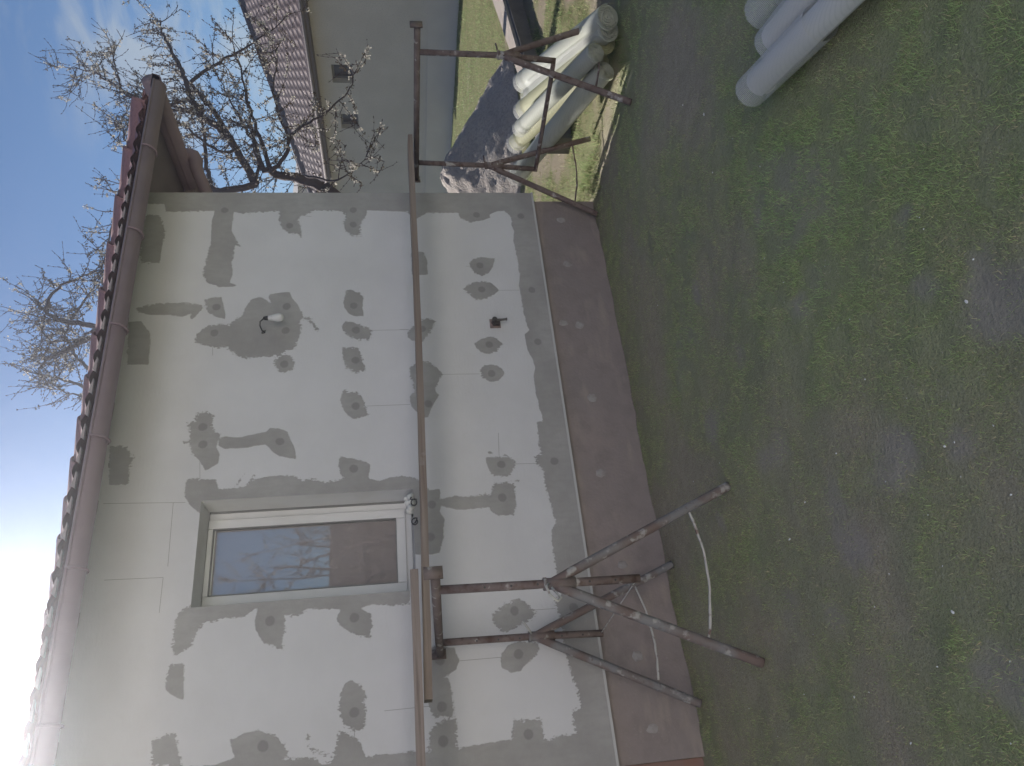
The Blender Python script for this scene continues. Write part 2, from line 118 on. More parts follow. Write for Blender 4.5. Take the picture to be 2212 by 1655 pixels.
MAT=dict(
 tile=M('clay_tile',(.27,.15,.16),.85,[(6,(.31,.165,.16),.4,.7),(40,(.17,.09,.08),.5,.8)],(60,.4,.004)),
 gutter=M('brown_gutter',(.225,.165,.185),.6,[(5,(.255,.19,.205),.4,.7)]),
 plinth=M('primed_plinth',(.27,.235,.23),.95,[(1.6,(.31,.26,.25),.4,.7),(9,(.24,.21,.205),.45,.75),(3,(.34,.29,.265),.56,.72,(1,1,3)),(60,(.33,.29,.28),.6,.8)],(45,.6,.006)),
 spot=M('dowel_filler',(.37,.35,.35),.95,[(22,(.28,.245,.235),.4,.7)]),
 brick=M('bare_brick',(.25,.17,.15),.95,[(8,(.26,.15,.12),.4,.7)]),
 frame=M('white_upvc',(.72,.72,.72),.35,[(3,(.66,.66,.65),.45,.7)]),
 seal=M('dark_seal',(.08,.08,.085),.7),
 foam=M('white_foam',(.72,.72,.70),.95,[(20,(.55,.54,.5),.45,.7)],(30,.8,.01)),
 room=M('dark_room',(.10,.08,.07),.9),
 black=M('black_plastic',(.06,.06,.062),.55),
 bulbw=M('white_plastic',(.66,.66,.66),.3),
 rust=M('rusty_steel',(.15,.115,.11),.8,[(7,(.20,.16,.15),.42,.62,(1,1,1)),(26,(.10,.065,.055),.5,.7),(11,(.42,.40,.39),.62,.68)],(70,.5,.003)),
 paint=M('worn_grey_paint',(.205,.20,.205),.7,[(5,(.165,.125,.115),.42,.56),(18,(.36,.35,.34),.57,.66),(40,(.14,.12,.11),.6,.72)],(60,.5,.003)),
 rustm=M('rusty_steel_splashed',(.15,.12,.115),.8,[(9,(.21,.175,.165),.45,.65),(14,(.40,.39,.375),.60,.68),(60,(.10,.07,.06),.6,.75)],(60,.6,.003)),
 rod=M('mortar_crusted_rod',(.50,.49,.47),.9,[(25,(.20,.14,.12),.55,.65)],(90,.8,.004)),
 wood=M('weathered_plank',(.235,.19,.165),.9,[(3,(.30,.255,.225),.4,.65,(.35,9,9)),(6,(.19,.14,.12),.52,.72,(.3,14,14)),(5,(.40,.37,.35),.66,.74)],(30,.5,.004)),
 wood2=M('brownish_plank',(.26,.215,.195),.9,[(3,(.32,.27,.245),.4,.65,(.3,9,9)),(6,(.19,.15,.135),.52,.72,(.3,14,14))],(30,.5,.004)),
 woodend=M('plank_end',(.13,.115,.10),.95),
 pale=M('pale_board',(.56,.46,.40),.85,[(4,(.46,.38,.34),.4,.7,(1,6,6))]),
 roll=M('glassfibre_mesh_roll',(.78,.79,.78),.7,[(3,(.72,.73,.68),.45,.7)]),
 net=M('pale_netting',(.5,.51,.5),.7),
 neigh=M('grey_render',(.50,.46,.42),.95,[(1.2,(.56,.515,.475),.4,.7),(30,(.42,.395,.37),.5,.8)],(60,.3,.005)),
 neigh2=M('light_grey_plinth',(.54,.50,.465),.9,[(2,(.58,.54,.50),.4,.7)]),
 ntile=M('brown_pantile',(.10,.07,.075),.75,[(5,(.11,.075,.08),.4,.7),(35,(.06,.04,.04),.55,.8)],spec=.3),
 nwin=M('window_dark',(.06,.055,.06),.25,[(2,(.10,.09,.10),.4,.7)]),
 bark=M('bark',(.075,.055,.055),.95,[(8,(.11,.085,.08),.45,.7,(1,1,.3))],(40,.7,.01)),
 twig=M('twig_bark',(.075,.05,.052),.95,[(9,(.10,.07,.07),.45,.7)]),
 gravel=M('grey_gravel',(.40,.35,.315),.95,[(2,(.47,.42,.375),.42,.66),(26,(.31,.28,.26),.45,.65),(80,(.45,.42,.40),.6,.75)],(38,1.,.03)),
 conc=M('concrete',(.33,.32,.31),.9,[(6,(.26,.25,.24),.4,.7)],(40,.5,.005)),
 crumb=M('white_polystyrene',(.82,.83,.84),.8),
 farwall=M('pale_render',(.62,.56,.50),.9),
 pale_wedge=M('beige_wedge',(.34,.29,.285),.8),
)
# translucent leaf-like materials
def translucent(name,attr=None,base=(.3,.3,.2),fac=.5):
    m=bpy.data.materials.new(name); m.use_nodes=True; t=m.node_tree; t.nodes.clear()
    o=t.nodes.new('ShaderNodeOutputMaterial'); d=t.nodes.new('ShaderNodeBsdfDiffuse'); tr=t.nodes.new('ShaderNodeBsdfTranslucent'); mx=t.nodes.new('ShaderNodeMixShader'); mx.inputs[0].default_value=fac
    if attr:
        a=t.nodes.new('ShaderNodeAttribute'); a.attribute_name=attr
        t.links.new(a.outputs['Color'],d.inputs[0]); t.links.new(a.outputs['Color'],tr.inputs[0])
    else:
        d.inputs[0].default_value=(*base,1); tr.inputs[0].default_value=(*base,1)
    t.links.new(d.outputs[0],mx.inputs[1]); t.links.new(tr.outputs[0],mx.inputs[2]); t.links.new(mx.outputs[0],o.inputs[0]); return m
MAT['blade']=translucent('grass_blade','Col',fac=.45)
MAT['petal']=translucent('white_petal',None,(.50,.47,.42),.35)
MAT['bud']=translucent('young_leaf',None,(.11,.085,.055),.25)
# ---------------- main wall material: mortar mask from a distance attribute ----------------
def wall_material():
    m=bpy.data.materials.new('insulation_board_with_mortar'); m.use_nodes=True; t=m.node_tree; b=t.nodes['Principled BSDF']; N=t.nodes.new; Lk=t.links.new
    co=N('ShaderNodeTexCoord'); at=N('ShaderNodeAttribute'); at.attribute_name='mortar'; a2=N('ShaderNodeAttribute'); a2.attribute_name='cap'; a3=N('ShaderNodeAttribute'); a3.attribute_name='feather'
    def nz(sc,st=(1,1,1),det=6,ro=.6):
        mp=N('ShaderNodeMapping'); mp.inputs['Scale'].default_value=st; Lk(co.outputs['Object'],mp.inputs[0])
        x=N('ShaderNodeTexNoise'); x.inputs['Scale'].default_value=sc; x.inputs['Detail'].default_value=det; x.inputs['Roughness'].default_value=ro; Lk(mp.outputs[0],x.inputs[0]); return x.outputs[0]
    def ma(op,a,b_,c=None):
        x=N('ShaderNodeMath'); x.operation=op
        for i,v in enumerate((a,b_,c)):
            if v is None: continue
            if isinstance(v,(int,float)): x.inputs[i].default_value=v
            else: Lk(v,x.inputs[i])
        return x.outputs[0]
    def rg(v,a,b_,c=0,d=1):
        x=N('ShaderNodeMapRange'); x.inputs[1].default_value=a;x.inputs[2].default_value=b_;x.inputs[3].default_value=c;x.inputs[4].default_value=d; Lk(v,x.inputs[0]); return x.outputs[0]
    def mix(f,a,b_):
        x=N('ShaderNodeMix'); x.data_type='RGBA'
        if isinstance(f,(int,float)): x.inputs[0].default_value=f
        else: Lk(f,x.inputs[0])
        for i,v in ((6,a),(7,b_)):
            if isinstance(v,tuple): x.inputs[i].default_value=(*v,1)
            else: Lk(v,x.inputs[i])
        return x.outputs[2]
    fine=ma('SUBTRACT',nz(75,(1,1,.55)),.5); mid=ma('SUBTRACT',nz(17),.5)
    # brushed edges: strong fine break-up where 'feather' is high
    amp=rg(a3.outputs['Fac'],0,1,.008,.10)
    e=ma('ADD',ma('MULTIPLY',fine,amp),ma('MULTIPLY',mid,.022)); d=ma('ADD',at.outputs['Fac'],e)
    mask=rg(d,-.0028,.0028)
    eps=mix(rg(nz(2.2),.35,.7),(.615,.61,.625),(.67,.665,.685)); eps=mix(rg(nz(160,det=2),.62,.75,0,.25),eps,(.5,.5,.5)); eps=mix(rg(nz(7),.62,.8,0,.35),eps,(.55,.54,.53))
    mor=mix(rg(nz(2.3),.34,.66),(.325,.315,.31),(.42,.41,.405)); mor=mix(rg(nz(26,(1,1,.4)),.42,.72,0,.5),mor,(.315,.305,.30)); mor=mix(rg(nz(90),.55,.8,0,.4),mor,(.44,.43,.42))
    capm=ma('MULTIPLY',rg(ma('ADD',a2.outputs['Fac'],ma('MULTIPLY',mid,.02)),-.004,.004),mask)
    c1=mix(mask,eps,mor); c2=mix(ma('MULTIPLY',capm,.55),c1,(.20,.195,.19)); Lk(c2,b.inputs[0]); b.inputs['Roughness'].default_value=.92; b.inputs['Specular IOR Level'].default_value=.15
    h=ma('ADD',ma('ADD',ma('MULTIPLY',mask,.9),ma('MULTIPLY',nz(55),.25)),ma('MULTIPLY',nz(14,(1,1,3)),.8)); bp=N('ShaderNodeBump'); bp.inputs['Strength'].default_value=.5; bp.inputs['Distance'].default_value=.006; Lk(h,bp.inputs['Height']); Lk(bp.outputs[0],b.inputs['Normal'])
    return m
# ---------------- THE HOUSE ----------------
D=4.607; XC=4.253; XL=-3.6; ZB=.524; ZT=3.60; DEP=.30
WX0,WX1,WZ0,WZ1=1.072,1.724,1.60,2.904
EX=4.93; EY=4.2; TAN=.423; EZ=3.50; YB=10.15; RX=.7   # eaves, pitch, back gable, ridge
house=empty('house',(0,D,0),'single storey house with half plastered white insulation boards and a small white window','house')
def sdf(px,pz,poly):
    P=np.array(poly); Q=np.roll(P,-1,0); d=np.full(px.shape,1e9); ins=np.zeros(px.shape,bool)
    for (ax,az),(bx,bz) in zip(P,Q):
        ex,ez=bx-ax,bz-az; l=ex*ex+ez*ez+1e-12
        t=np.clip(((px-ax)*ex+(pz-az)*ez)/l,0,1); dd=(px-ax-t*ex)**2+(pz-az-t*ez)**2; d=np.minimum(d,dd)
        if abs(ez)>1e-9:
            c=((az>pz)!=(bz>pz))&(px<ex*(pz-az)/ez+ax); ins^=c
    d=np.sqrt(d); return np.where(ins,d,-d)
def axis(a,b,s,fixed):
    xs=list(np.arange(a,b,s))+[b]; xs=[x for x in xs if all(abs(x-f)>s*.3 for f in fixed)]+list(fixed); return np.array(sorted(set(np.round(xs,4))))
xs=np.concatenate([np.linspace(XL,-.75,8)[:-1],axis(-.75,XC,.0105,[WX0,WX1,XC,-.75])]); zs=axis(ZB,ZT,.0105,[ZB,ZT,WZ0,WZ1])
GX,GZ=np.meshgrid(xs,zs,indexing='ij'); nx,nz_=GX.shape
mort=np.full(GX.shape,-1.)
for k,p in enumerate(DATA['P']): mort=np.maximum(mort,sdf(GX,GZ,p))
capd=np.full(GX.shape,-1.)
for i,(x,z) in enumerate(DATA['discs']): capd=np.maximum(capd,.028-np.sqrt((GX-x)**2+(GZ-z)**2))
# trowelled edges are crisp on one side and brushed on the other
fe=np.zeros(GX.shape)
for i in range(nx):
    for j in range(0,nz_,3):
        v=noise.noise((xs[i]*3.1,2.3,zs[j]*3.1))+.35*noise.noise((xs[i]*9,5.3,zs[j]*9)); fe[i,j:j+3]=min(1,max(0,.42+v*1.5))
fe[:,0]=fe[:,1]
idx=np.arange(nx*nz_).reshape(nx,nz_)
cx=(xs[:-1]+xs[1:])/2; cz=(zs[:-1]+zs[1:])/2; CXg,CZg=np.meshgrid(cx,cz,indexing='ij')
keep=~((CXg>WX0)&(CXg<WX1)&(CZg>WZ0)&(CZg<WZ1))
q=np.stack([idx[:-1,:-1],idx[1:,:-1],idx[1:,1:],idx[:-1,1:]],-1)[keep]
me=bpy.data.meshes.new('wall'); vv=np.stack([GX,np.full(GX.shape,D),GZ],-1).reshape(-1,3)
def np_mesh(me,v,f):
    k=f.shape[1]; me.vertices.add(len(v)); me.vertices.foreach_set('co',v.astype(np.float32).ravel())
    me.loops.add(f.size); me.loops.foreach_set('vertex_index',f.astype(np.int32).ravel())
    me.polygons.add(len(f)); me.polygons.foreach_set('loop_start',np.arange(0,f.size,k,dtype=np.int32)); 
    me.update(calc_edges=True); me.validate()
np_mesh(me,vv,q)
for nme,arr in (('mortar',mort),('cap',capd),('feather',fe)):
    a=me.attributes.new(nme,'FLOAT','POINT'); a.data.foreach_set('value',arr.ravel().astype(np.float32))
MAT['wall']=wall_material()
MAT['mortar']=M('grey_mortar',(.36,.35,.345),.95,[(3,(.38,.37,.36),.4,.7),(30,(.28,.27,.26),.45,.75)],(50,.5,.004))
link('wall',me,house,False,MAT['wall'])
b=MB()   # body behind the boards
b.box((XC-.3,D+.001,ZB),(XC,YB-.1,ZT)); b.box((XL,D+.001,ZB),(XL+.3,YB-.1,3.38)); b.box((XL+.3,YB-.4,ZB),(XC-.3,YB-.1,ZT))
b.add([(XL,YB-.1,ZT),(XC,YB-.1,ZT),(XC,YB-.1,3.725),(RX,YB-.1,5.23),(XL,YB-.1,3.4)],[(0,1,2,3,4)]); b.box((XC-.28,D+.34,ZT),(XC-.001,YB-.101,3.725)); b.add([(XL,D+.02,ZB),(XC-.3,D+.02,ZB),(XC-.3,YB,ZB),(XL,YB,ZB)],[(0,1,2,3)])
b.add([(XL,D+.02,ZT),(XC,D+.02,ZT),(XC,YB-.1,ZT),(XL,YB-.1,ZT)],[(0,1,2,3)])
b.build('side_wall',MAT['mortar'],house)
b=MB(); b.box((.008,D+.052,-.3),(XC-.045,YB-.15,ZB-.002)); b.build('plinth',MAT['plinth'],house)
b=MB(); b.box((XL,D+.09,-.3),(.006,YB-.15,ZB-.002)); b.build('bare_plinth',MAT['brick'],house)['label']='bare reddish plinth left of the primed plinth'
b=MB(); b.box((XL,D-.003,ZB-.009),(XC+.003,D+.10,ZB-.0025)); b.box((XL,D-.0035,ZB-.009),(XC+.003,D-.0012,ZB+.006)); b.build('base_profile',M('base_profile_grey',(.50,.50,.50),.5),house)
# dowel spots on the plinth: low irregular blobs
for i,(x,z) in enumerate(DATA['spots']):
    b=MB(); n=22; ring=[]; ring2=[]; sx=random.uniform(.9,1.3)
    for j in range(n):
        a=2*math.pi*j/n; r=.03*(1+.35*noise.noise((math.cos(a)*1.3+i*7,math.sin(a)*1.3,i))); ring.append((x+math.cos(a)*r*sx,D+.0515,z+math.sin(a)*r*1.15)); ring2.append((x+math.cos(a)*r*sx*.7,D+.0485,z+math.sin(a)*r*.8))
    b.add(ring+ring2,[(j,(j+1)%n,n+(j+1)%n,n+j) for j in range(n)]+[tuple(range(n,2*n))]); b.build('dowel_cover',MAT['spot'],house)
jm=M('joint_grey',(.30,.295,.29),.95)  # thin grey strips along the board joints
for s_ in DATA['seams']:
    b=MB()
    for (ax,az),(bx,bz) in zip(s_[:-1],s_[1:]):
        v=Vector((bx-ax,0,bz-az)); nrm=Vector((-v.z,0,v.x)).normalized()*.0013; A=Vector((ax,D-.0006,az));B=Vector((bx,D-.0006,bz))
        b.add([A-nrm,B-nrm,B+nrm,A+nrm],[(0,1,2,3)])
    b.build('board_joint',jm,house)
# window reveal + window
b=MB(); Y0,Y1=D,D+DEP
b.add([(WX0,Y0,WZ0),(WX0,Y1,WZ0),(WX0,Y1,WZ1),(WX0,Y0,WZ1)],[(0,1,2,3)]); b.add([(WX1,Y0,WZ0),(WX1,Y1,WZ0),(WX1,Y1,WZ1),(WX1,Y0,WZ1)],[(3,2,1,0)])
b.add([(WX0,Y0,WZ1),(WX1,Y0,WZ1),(WX1,Y1,WZ1),(WX0,Y1,WZ1)],[(0,1,2,3)]); b.add([(WX0,Y0,WZ0),(WX1,Y0,WZ0),(WX1,Y1,WZ0),(WX0,Y1,WZ0)],[(3,2,1,0)])
b.build('window_reveal',M('reveal_board',(.68,.68,.68),.9,[(4,(.62,.61,.60),.45,.7)],(40,.3,.004)),house)
win=MB(); FY=D+DEP-.075
def fr(mb,x0,x1,z0,z1,w,y0,y1,wr=None,wb=None):
    wr=wr or w; wb=wb or w
    mb.box((x0,y0,z0),(x0+w,y1,z1)); mb.box((x1-wr,y0,z0),(x1,y1,z1)); mb.box((x0+w,y0,z1-w),(x1-wr,y1,z1)); mb.box((x0+w,y0,z0),(x1-wr,y1,z0+wb))
fr(win,WX0+.006,WX1-.012,WZ0+.012,WZ1-.002,.045,FY,FY+.07,.05,.045)
wo_=win.build('window',MAT['frame'],house)
bm_=wo_.modifiers.new('b','BEVEL'); bm_.width=.004; bm_.segments=2
sash=MB(); x0_,x1_,z0_,z1_=WX0+.046,WX1-.058,WZ0+.052,WZ1-.003; sash.box((x0_,FY-.018,z0_),(x0_+.06,FY+.055,z1_)); sash.box((x1_-.062,FY-.018,z0_),(x1_,FY+.055,z1_)); sash.box((x0_+.06,FY-.018,z1_-.032),(x1_-.062,FY+.055,z1_)); sash.box((x0_+.06,FY-.018,z0_),(x1_-.062,FY+.055,z0_+.062)); so_=sash.build('sash',MAT['frame'],wo_); bm_=so_.modifiers.new('b','BEVEL'); bm_.width=.006; bm_.segments=2
gm=bpy.data.materials.new('window_glass'); gm.use_nodes=True; t=gm.node_tree; bb=t.nodes['Principled BSDF']; bb.inputs['Base Color'].default_value=(.29,.27,.27,1); bb.inputs['Roughness'].default_value=.015; bb.inputs['Specular IOR Level'].default_value=1.0; bb.inputs['IOR'].default_value=2.0
b=MB(); gx0,gx1,gz0,gz1=WX0+.106,WX1-.12,WZ0+.114,WZ1-.035
b.box((gx0-.01,FY+.012,gz0-.01),(gx1+.01,FY+.03,gz1+.01)); b.build('pane',gm,wo_)
b=MB(); w=.006
b.box((gx0-.001,FY-.0195,gz0-.001),(gx0+w,FY+.013,gz1)); b.box((gx1-w,FY-.0195,gz0),(gx1+.001,FY+.013,gz1)); b.box((gx0+w,FY-.019,gz0-.001),(gx1-w,FY+.013,gz0+w)); b.box((gx0+w,FY-.019,gz1-w),(gx1-w,FY+.013,gz1+.001))
b.box((WX1-.0125,FY-.004,WZ0+.02),(WX1-.0002,FY+.01,WZ1-.002)); b.build('glazing_seal',M('grey_seal',(.22,.22,.22),.6),wo_)
b=MB(); b.box((WX1-.105,FY-.024,WZ0+.20),(WX1-.095,FY-.017,WZ0+.235)); b.build('drain_cap',MAT['frame'],wo_)
b=MB(); b.box((WX0+.004,D+.03,WZ0+.001),(WX1-.18,FY-.002,WZ0+.012)); b.build('sill',M('bare_sill',(.30,.30,.31),.8,[(6,(.4,.4,.4),.4,.7)]),wo_)
b=MB()
for i in range(9):
    c0=Vector((WX1-.05-random.random()*.09,D+random.uniform(-.006,.05),WZ0+.005+random.random()*.05)); r=random.uniform(.012,.03)
    n=7; vs=[];fs=[]
    for a in range(5):
        for j in range(n):
            th=math.pi*a/4; ph=2*math.pi*j/n; v=Vector((math.sin(th)*math.cos(ph),math.sin(th)*math.sin(ph),math.cos(th))); vs.append(c0+v*r*(1+.4*noise.noise(v*2+c0*9)))
    for a in range(4):
        for j in range(n): fs.append((a*n+j,a*n+(j+1)%n,(a+1)*n+(j+1)%n,(a+1)*n+j))
    b.add(vs,fs)
b.build('sealing_foam',MAT['foam'],wo_,True)
# roof: two wavy tiled planes meeting in a hip
roof=MB()
PER=.15; ROW=.34
def wave(s): 
    p=(s/PER)%1.0; return .024*(.5+.5*math.cos(2*math.pi*p))**.8
def plane_pts(kind):
    rows=[]; Lr=(YB-EY) if kind!='f' else 4.4
    if kind=='f': us=np.arange(-3.6,EX+.001,PER/8); vmax=4.32
    else: us=np.arange(EY,YB+.001,PER/8); vmax=EX-RX
    vs=[]; 
    nrow=int(vmax/ROW)+1
    vals=[]
    for r in range(nrow+1):
        a=r*ROW; vals+= [(min(a,vmax),.018),(min(a+ROW*.97,vmax),.0),(min(a+ROW*.985,vmax),-.002)]
    vals=[(v,h) for v,h in vals if v<=vmax]
    for v,h in vals:
        row=[]
        for u in us:
            if kind=='f':
                x=u; lim=EX-v; lim2=-3.6+v; x=max(min(x,lim),lim2); row.append((x,EY+v,EZ-.03+TAN*v+h+wave(u)))
            else:
                y=max(u,EY+v) ; x=EX-v; row.append((x if kind=='r' else 2*RX-x,y,EZ-.03+TAN*v+h+wave(u)))
        rows.append(row)
    return rows
for kd in 'frl':
    rows=plane_pts(kd); n=len(rows[0]); vs=[p for r in rows for p in r]
    fs=[(i*n+j,i*n+j+1,(i+1)*n+j+1,(i+1)*n+j) for i in range(len(rows)-1) for j in range(n-1)]
    roof.add(vs,fs)
    roof.add([(x,y,z-.022) for x,y,z in vs],[tuple(reversed(f)) for f in fs])
# front lips of the tiles
ro=roof.build('roof',MAT['tile'],house,True)
# rafters / boarding under the overhang
b=MB()
for x in np.arange(-3.4,4.2,.62): b.add([(x,EY+.06,EZ-.135),(x+.07,EY+.06,EZ-.135),(x+.07,D+.3,EZ-.135+TAN*.65),(x,D+.3,EZ-.135+TAN*.65),(x,EY+.06,EZ-.06),(x+.07,EY+.06,EZ-.06),(x+.07,D+.3,EZ-.06+TAN*.65),(x,D+.3,EZ-.06+TAN*.65)],[(0,3,2,1),(4,5,6,7),(0,1,5,4),(1,2,6,5),(2,3,7,6),(3,0,4,7)])
for y in np.arange(5.2,9.6,.62): b.add([(EX-.08,y,EZ-.135),(EX-.08,y+.07,EZ-.135),(XC-.3,y+.07,EZ-.135+TAN*.95),(XC-.3,y,EZ-.135+TAN*.95),(EX-.08,y,EZ-.06),(EX-.08,y+.07,EZ-.06),(XC-.3,y+.07,EZ-.06+TAN*.95),(XC-.3,y,EZ-.06+TAN*.95)],[(0,3,2,1),(4,5,6,7),(0,1,5,4),(1,2,6,5),(2,3,7,6),(3,0,4,7)])
b.box((-3.5,EY+.03,EZ-.125),(EX-.06,EY+.055,EZ-.045)); b.box((EX-.065,EY+.03,EZ-.125),(EX-.04,YB-.05,EZ-.045))
b.build('rafters',M('brown_stained_wood',(.23,.18,.18),.85,[(5,(.27,.21,.21),.4,.7,(1,1,6))]),ro)
b=MB()  # boarded soffit

zs_=lambda t:EZ-.052+TAN*t
b.add([(-3.5,EY+.056,zs_(.056)),(EX-.056,EY+.056,zs_(.056)),(EX-.8,EY+.8,zs_(.8)),(-3.5,EY+.7,zs_(.7))],[(0,1,2,3)]); b.add([(EX-.056,EY+.056,zs_(.056)),(EX-.056,YB-.1,zs_(.056)),(EX-.9,YB-.1,zs_(.9)),(EX-.9,EY+.9,zs_(.9))],[(3,2,1,0)]); b.build('soffit',M('brown_soffit',(.24,.20,.21),.8,[(4,(.28,.23,.24),.4,.7)]),ro)
# hip tiles: overlapping half-round tiles climbing the hip
hd=Vector((-1,1,TAN)).normalized(); side=Vector((1,1,0)).normalized(); upv=side.cross(hd).normalized(); upv=upv if upv.z>0 else -upv
def hip_tile(r0,r1,Lt):
    n=12; vs=[];fs=[]
    for k,(s,r) in enumerate(((0,r0),(.03,r0),(Lt,r1))):
        for rr in (r,r-.014):
            for j in range(n+1):
                a=math.pi*(-.06+1.12*j/n); vs.append(hd*s+side*math.cos(a)*rr+upv*math.sin(a)*rr*.92)
    m2=n+1
    for k in range(2):
        for j in range(n):
            o=k*2*m2; fs.append((o+j,o+j+1,o+2*m2+j+1,o+2*m2+j)); o2=o+m2; fs.append((o2+j,o2+2*m2+j,o2+2*m2+j+1,o2+j+1))
    for j in range(n): fs.append((j,m2+j,m2+j+1,j+1)); o=4*m2; fs.append((o+j,o+j+1,o+m2+j+1,o+m2+j))
    mb=MB(); mb.add(vs,fs); return mb
hip0=None; step=.3815; P0=Vector((4.877,4.273,3.50))
for i in range(0,13):
    if hip0 is None:
        hip0=hip_tile(.115,.085,.44).build('hip_tile',MAT['tile'],ro,True); base_loc=hip0.location.copy(); o=hip0
    else:
        o=hip0.copy(); COL.objects.link(o); o.parent=ro
    o.location=(P0+hd*(step*i)-Vector(house.location)) if False else (P0+hd*(step*i))
    o.rotation_euler=(0,0,random.uniform(-.006,.006))
# (hip tile meshes are built round the origin of the house)
hip0.data.transform(Matrix.Translation(Vector(house.location)))
for o in [c for c in ro.children if c.name.startswith('hip_tile')]: o.location=Vector(o.location)-Vector(house.location)
# starter hip piece at the very corner
b=MB()
# pale wedges set between the tile waves at the eave
for i in range(-24,33):
    x=-.0+i*PER+.02
    if x>4.05: continue
    h=.028*random.uniform(.8,1.1); yy=EY-.016
    b.add([(x+.012,yy,EZ-.026),(x+.10,yy,EZ-.024),(x+.118,yy,EZ-.018),(x+.055,yy,EZ-.026+h*.6),(x+.03,yy,EZ-.026+h*.75),(x+.012,yy+.02,EZ-.026),(x+.10,yy+.02,EZ-.024),(x+.118,yy+.02,EZ-.018),(x+.055,yy+.02,EZ-.026+h*.6),(x+.03,yy+.02,EZ-.026+h*.75)],[(0,1,2,3,4),(9,8,7,6,5),(0,5,6,1),(1,6,7,2),(2,7,8,3),(3,8,9,4),(4,9,5,0)])
b.build('eave_wedge',MAT['pale_wedge'],ro)
# gutters
def half_round(mb,path,r,axis_in,th=.004,n=12):
    # open half-round channel along a straight path
    A,B=Vector(path[0]),Vector(path[1]); s_=Vector(axis_in); vs=[];fs=[]
    for P in (A,B):
        for rr in (r,r-th):
            for j in range(n+1):
                a=math.pi*j/n; vs.append(P+s_*math.cos(a)*rr-Vector((0,0,1))*math.sin(a)*rr)
    m2=n+1
    for j in range(n): fs+=[(j,j+1,2*m2+j+1,2*m2+j),(m2+j,3*m2+j,3*m2+j+1,m2+j+1),(j,m2+j,m2+j+1,j+1),(2*m2+j,2*m2+j+1,3*m2+j+1,3*m2+j)]
    fs+=[(0,2*m2,3*m2,m2),(n,m2+n,3*m2+n,2*m2+n)]
    mb.add(vs,fs)
    # rolled front bead
    mb.tube([A-s_*r,B-s_*r],.008,6)
b=MB(); GZ_=EZ-.108
half_round(b,[(-3.7,EY-.065,GZ_),(EX-.06,EY-.065,GZ_)],.07,(0,1,0))
b.tube([(-3.7,EY-.137,GZ_-.002),(EX-.06,EY-.137,GZ_-.002)],.009,8)
# end caps
for x in (EX-.06,):
    n=12; b.add([(x,EY-.065+math.cos(math.pi*j/n)*.072,GZ_-math.sin(math.pi*j/n)*.072) for j in range(n+1)],[tuple(range(n+1))])
for x in np.arange(-3.3,4.9,.75):   # brackets and sockets
    n=8; b.tube([(x,EY-.065+math.cos(math.pi*j/n)*.077,GZ_-math.sin(math.pi*j/n)*.077) for j in range(n+1)],.008,5)
b.build('gutter',MAT['gutter'],house,True)
b=MB(); half_round(b,[(EX-.03,EY-.10,GZ_+.03),(EX-.03,YB,GZ_+.03)],.07,(-1,0,0)); b.tube([(EX-.03,EY-.10,GZ_+.035),(EX-.03,YB,GZ_+.035)],.066,14)
n=12; b.add([(EX-.03+math.cos(math.pi*j/n)*.072,EY-.10,GZ_+.03-math.sin(math.pi*j/n)*.072) for j in range(n+1)],[tuple(range(n+1))])
b.build('gutter',MAT['gutter'],house,True)
b=MB(); pts=[(EX-.0,4.9,GZ_+.0),(EX-.0,4.9,GZ_-.04),(EX-.01,4.9,GZ_-.075),(EX-.06,4.9,GZ_-.10),(EX-.15,4.9,GZ_-.11),(XC+.30,4.95,GZ_-.20),(XC+.14,4.94,GZ_-.23),(XC+.075,4.93,GZ_-.30),(XC+.07,4.93,GZ_-.45),(XC+.07,4.93,.15)]
b.tube(pts,[.068,.068,.062,.055,.05,.05,.05,.05,.05,.05],14); b.build('downpipe',MAT['gutter'],house,True)
# ---------------- things on the wall ----------------
lamp=empty('bare_bulb',(2.95,D-.02,2.58),'white light bulb hanging from a short black wire out of the mortar patch','light bulb')
b=MB(); ax=Vector((.02,-.02,-1)).normalized(); P=Vector((2.995,4.49,2.545))
def lathe(mb,P,ax,prof,n=16,mi=0):
    u=ax.orthogonal().normalized(); w=ax.cross(u); vs=[];fs=[]
    for s,r in prof:
        for j in range(n): a=2*math.pi*j/n; vs.append(P+ax*s+u*math.cos(a)*r+w*math.sin(a)*r)
    for k in range(len(prof)-1):
        for j in range(n): fs.append((k*n+j,k*n+(j+1)%n,(k+1)*n+(j+1)%n,(k+1)*n+j))
    fs.append(tuple(range(n))); fs.append(tuple((len(prof)-1)*n+j for j in range(n))[::-1]); mb.add(vs,fs,mi)
lathe(b,P,ax,[(0,.014),(.001,.0165),(.012,.0175),(.03,.022),(.031,.0235),(.033,.022),(.045,.0255),(.06,.029),(.075,.030),(.088,.027),(.098,.020),(.105,.010),(.107,.001)]); b.build('bulb',MAT['bulbw'],lamp,True)
b=MB(); lathe(b,P,ax,[(-.034,.006),(-.03,.012),(-.012,.0155),(.0,.0158)]); b.build('socket',MAT['black'],lamp,True)
b=MB(); b.tube([(2.95,D+.002,2.585),(2.953,D-.03,2.60),(2.965,D-.07,2.607),(2.98,D-.10,2.60),(2.99,D-.115,2.578)],.0045,8); b.tube([(2.945,D+.002,2.595),(2.94,D-.012,2.605),(2.952,D-.02,2.59),(2.958,D-.012,2.578)],.003,6); b.build('wire',MAT['black'],lamp,True)
tap=empty('wall_tap',(2.975,D,.93),'small dark water tap fitting in a square hole low on the wall','tap')
b=MB(); b.box((2.938,D-.004,.905),(3.017,D-.001,.985)); b.build('hole_patch',M('cut_hole',(.30,.23,.22),.95,[(30,(.18,.15,.15),.4,.7)]),tap)
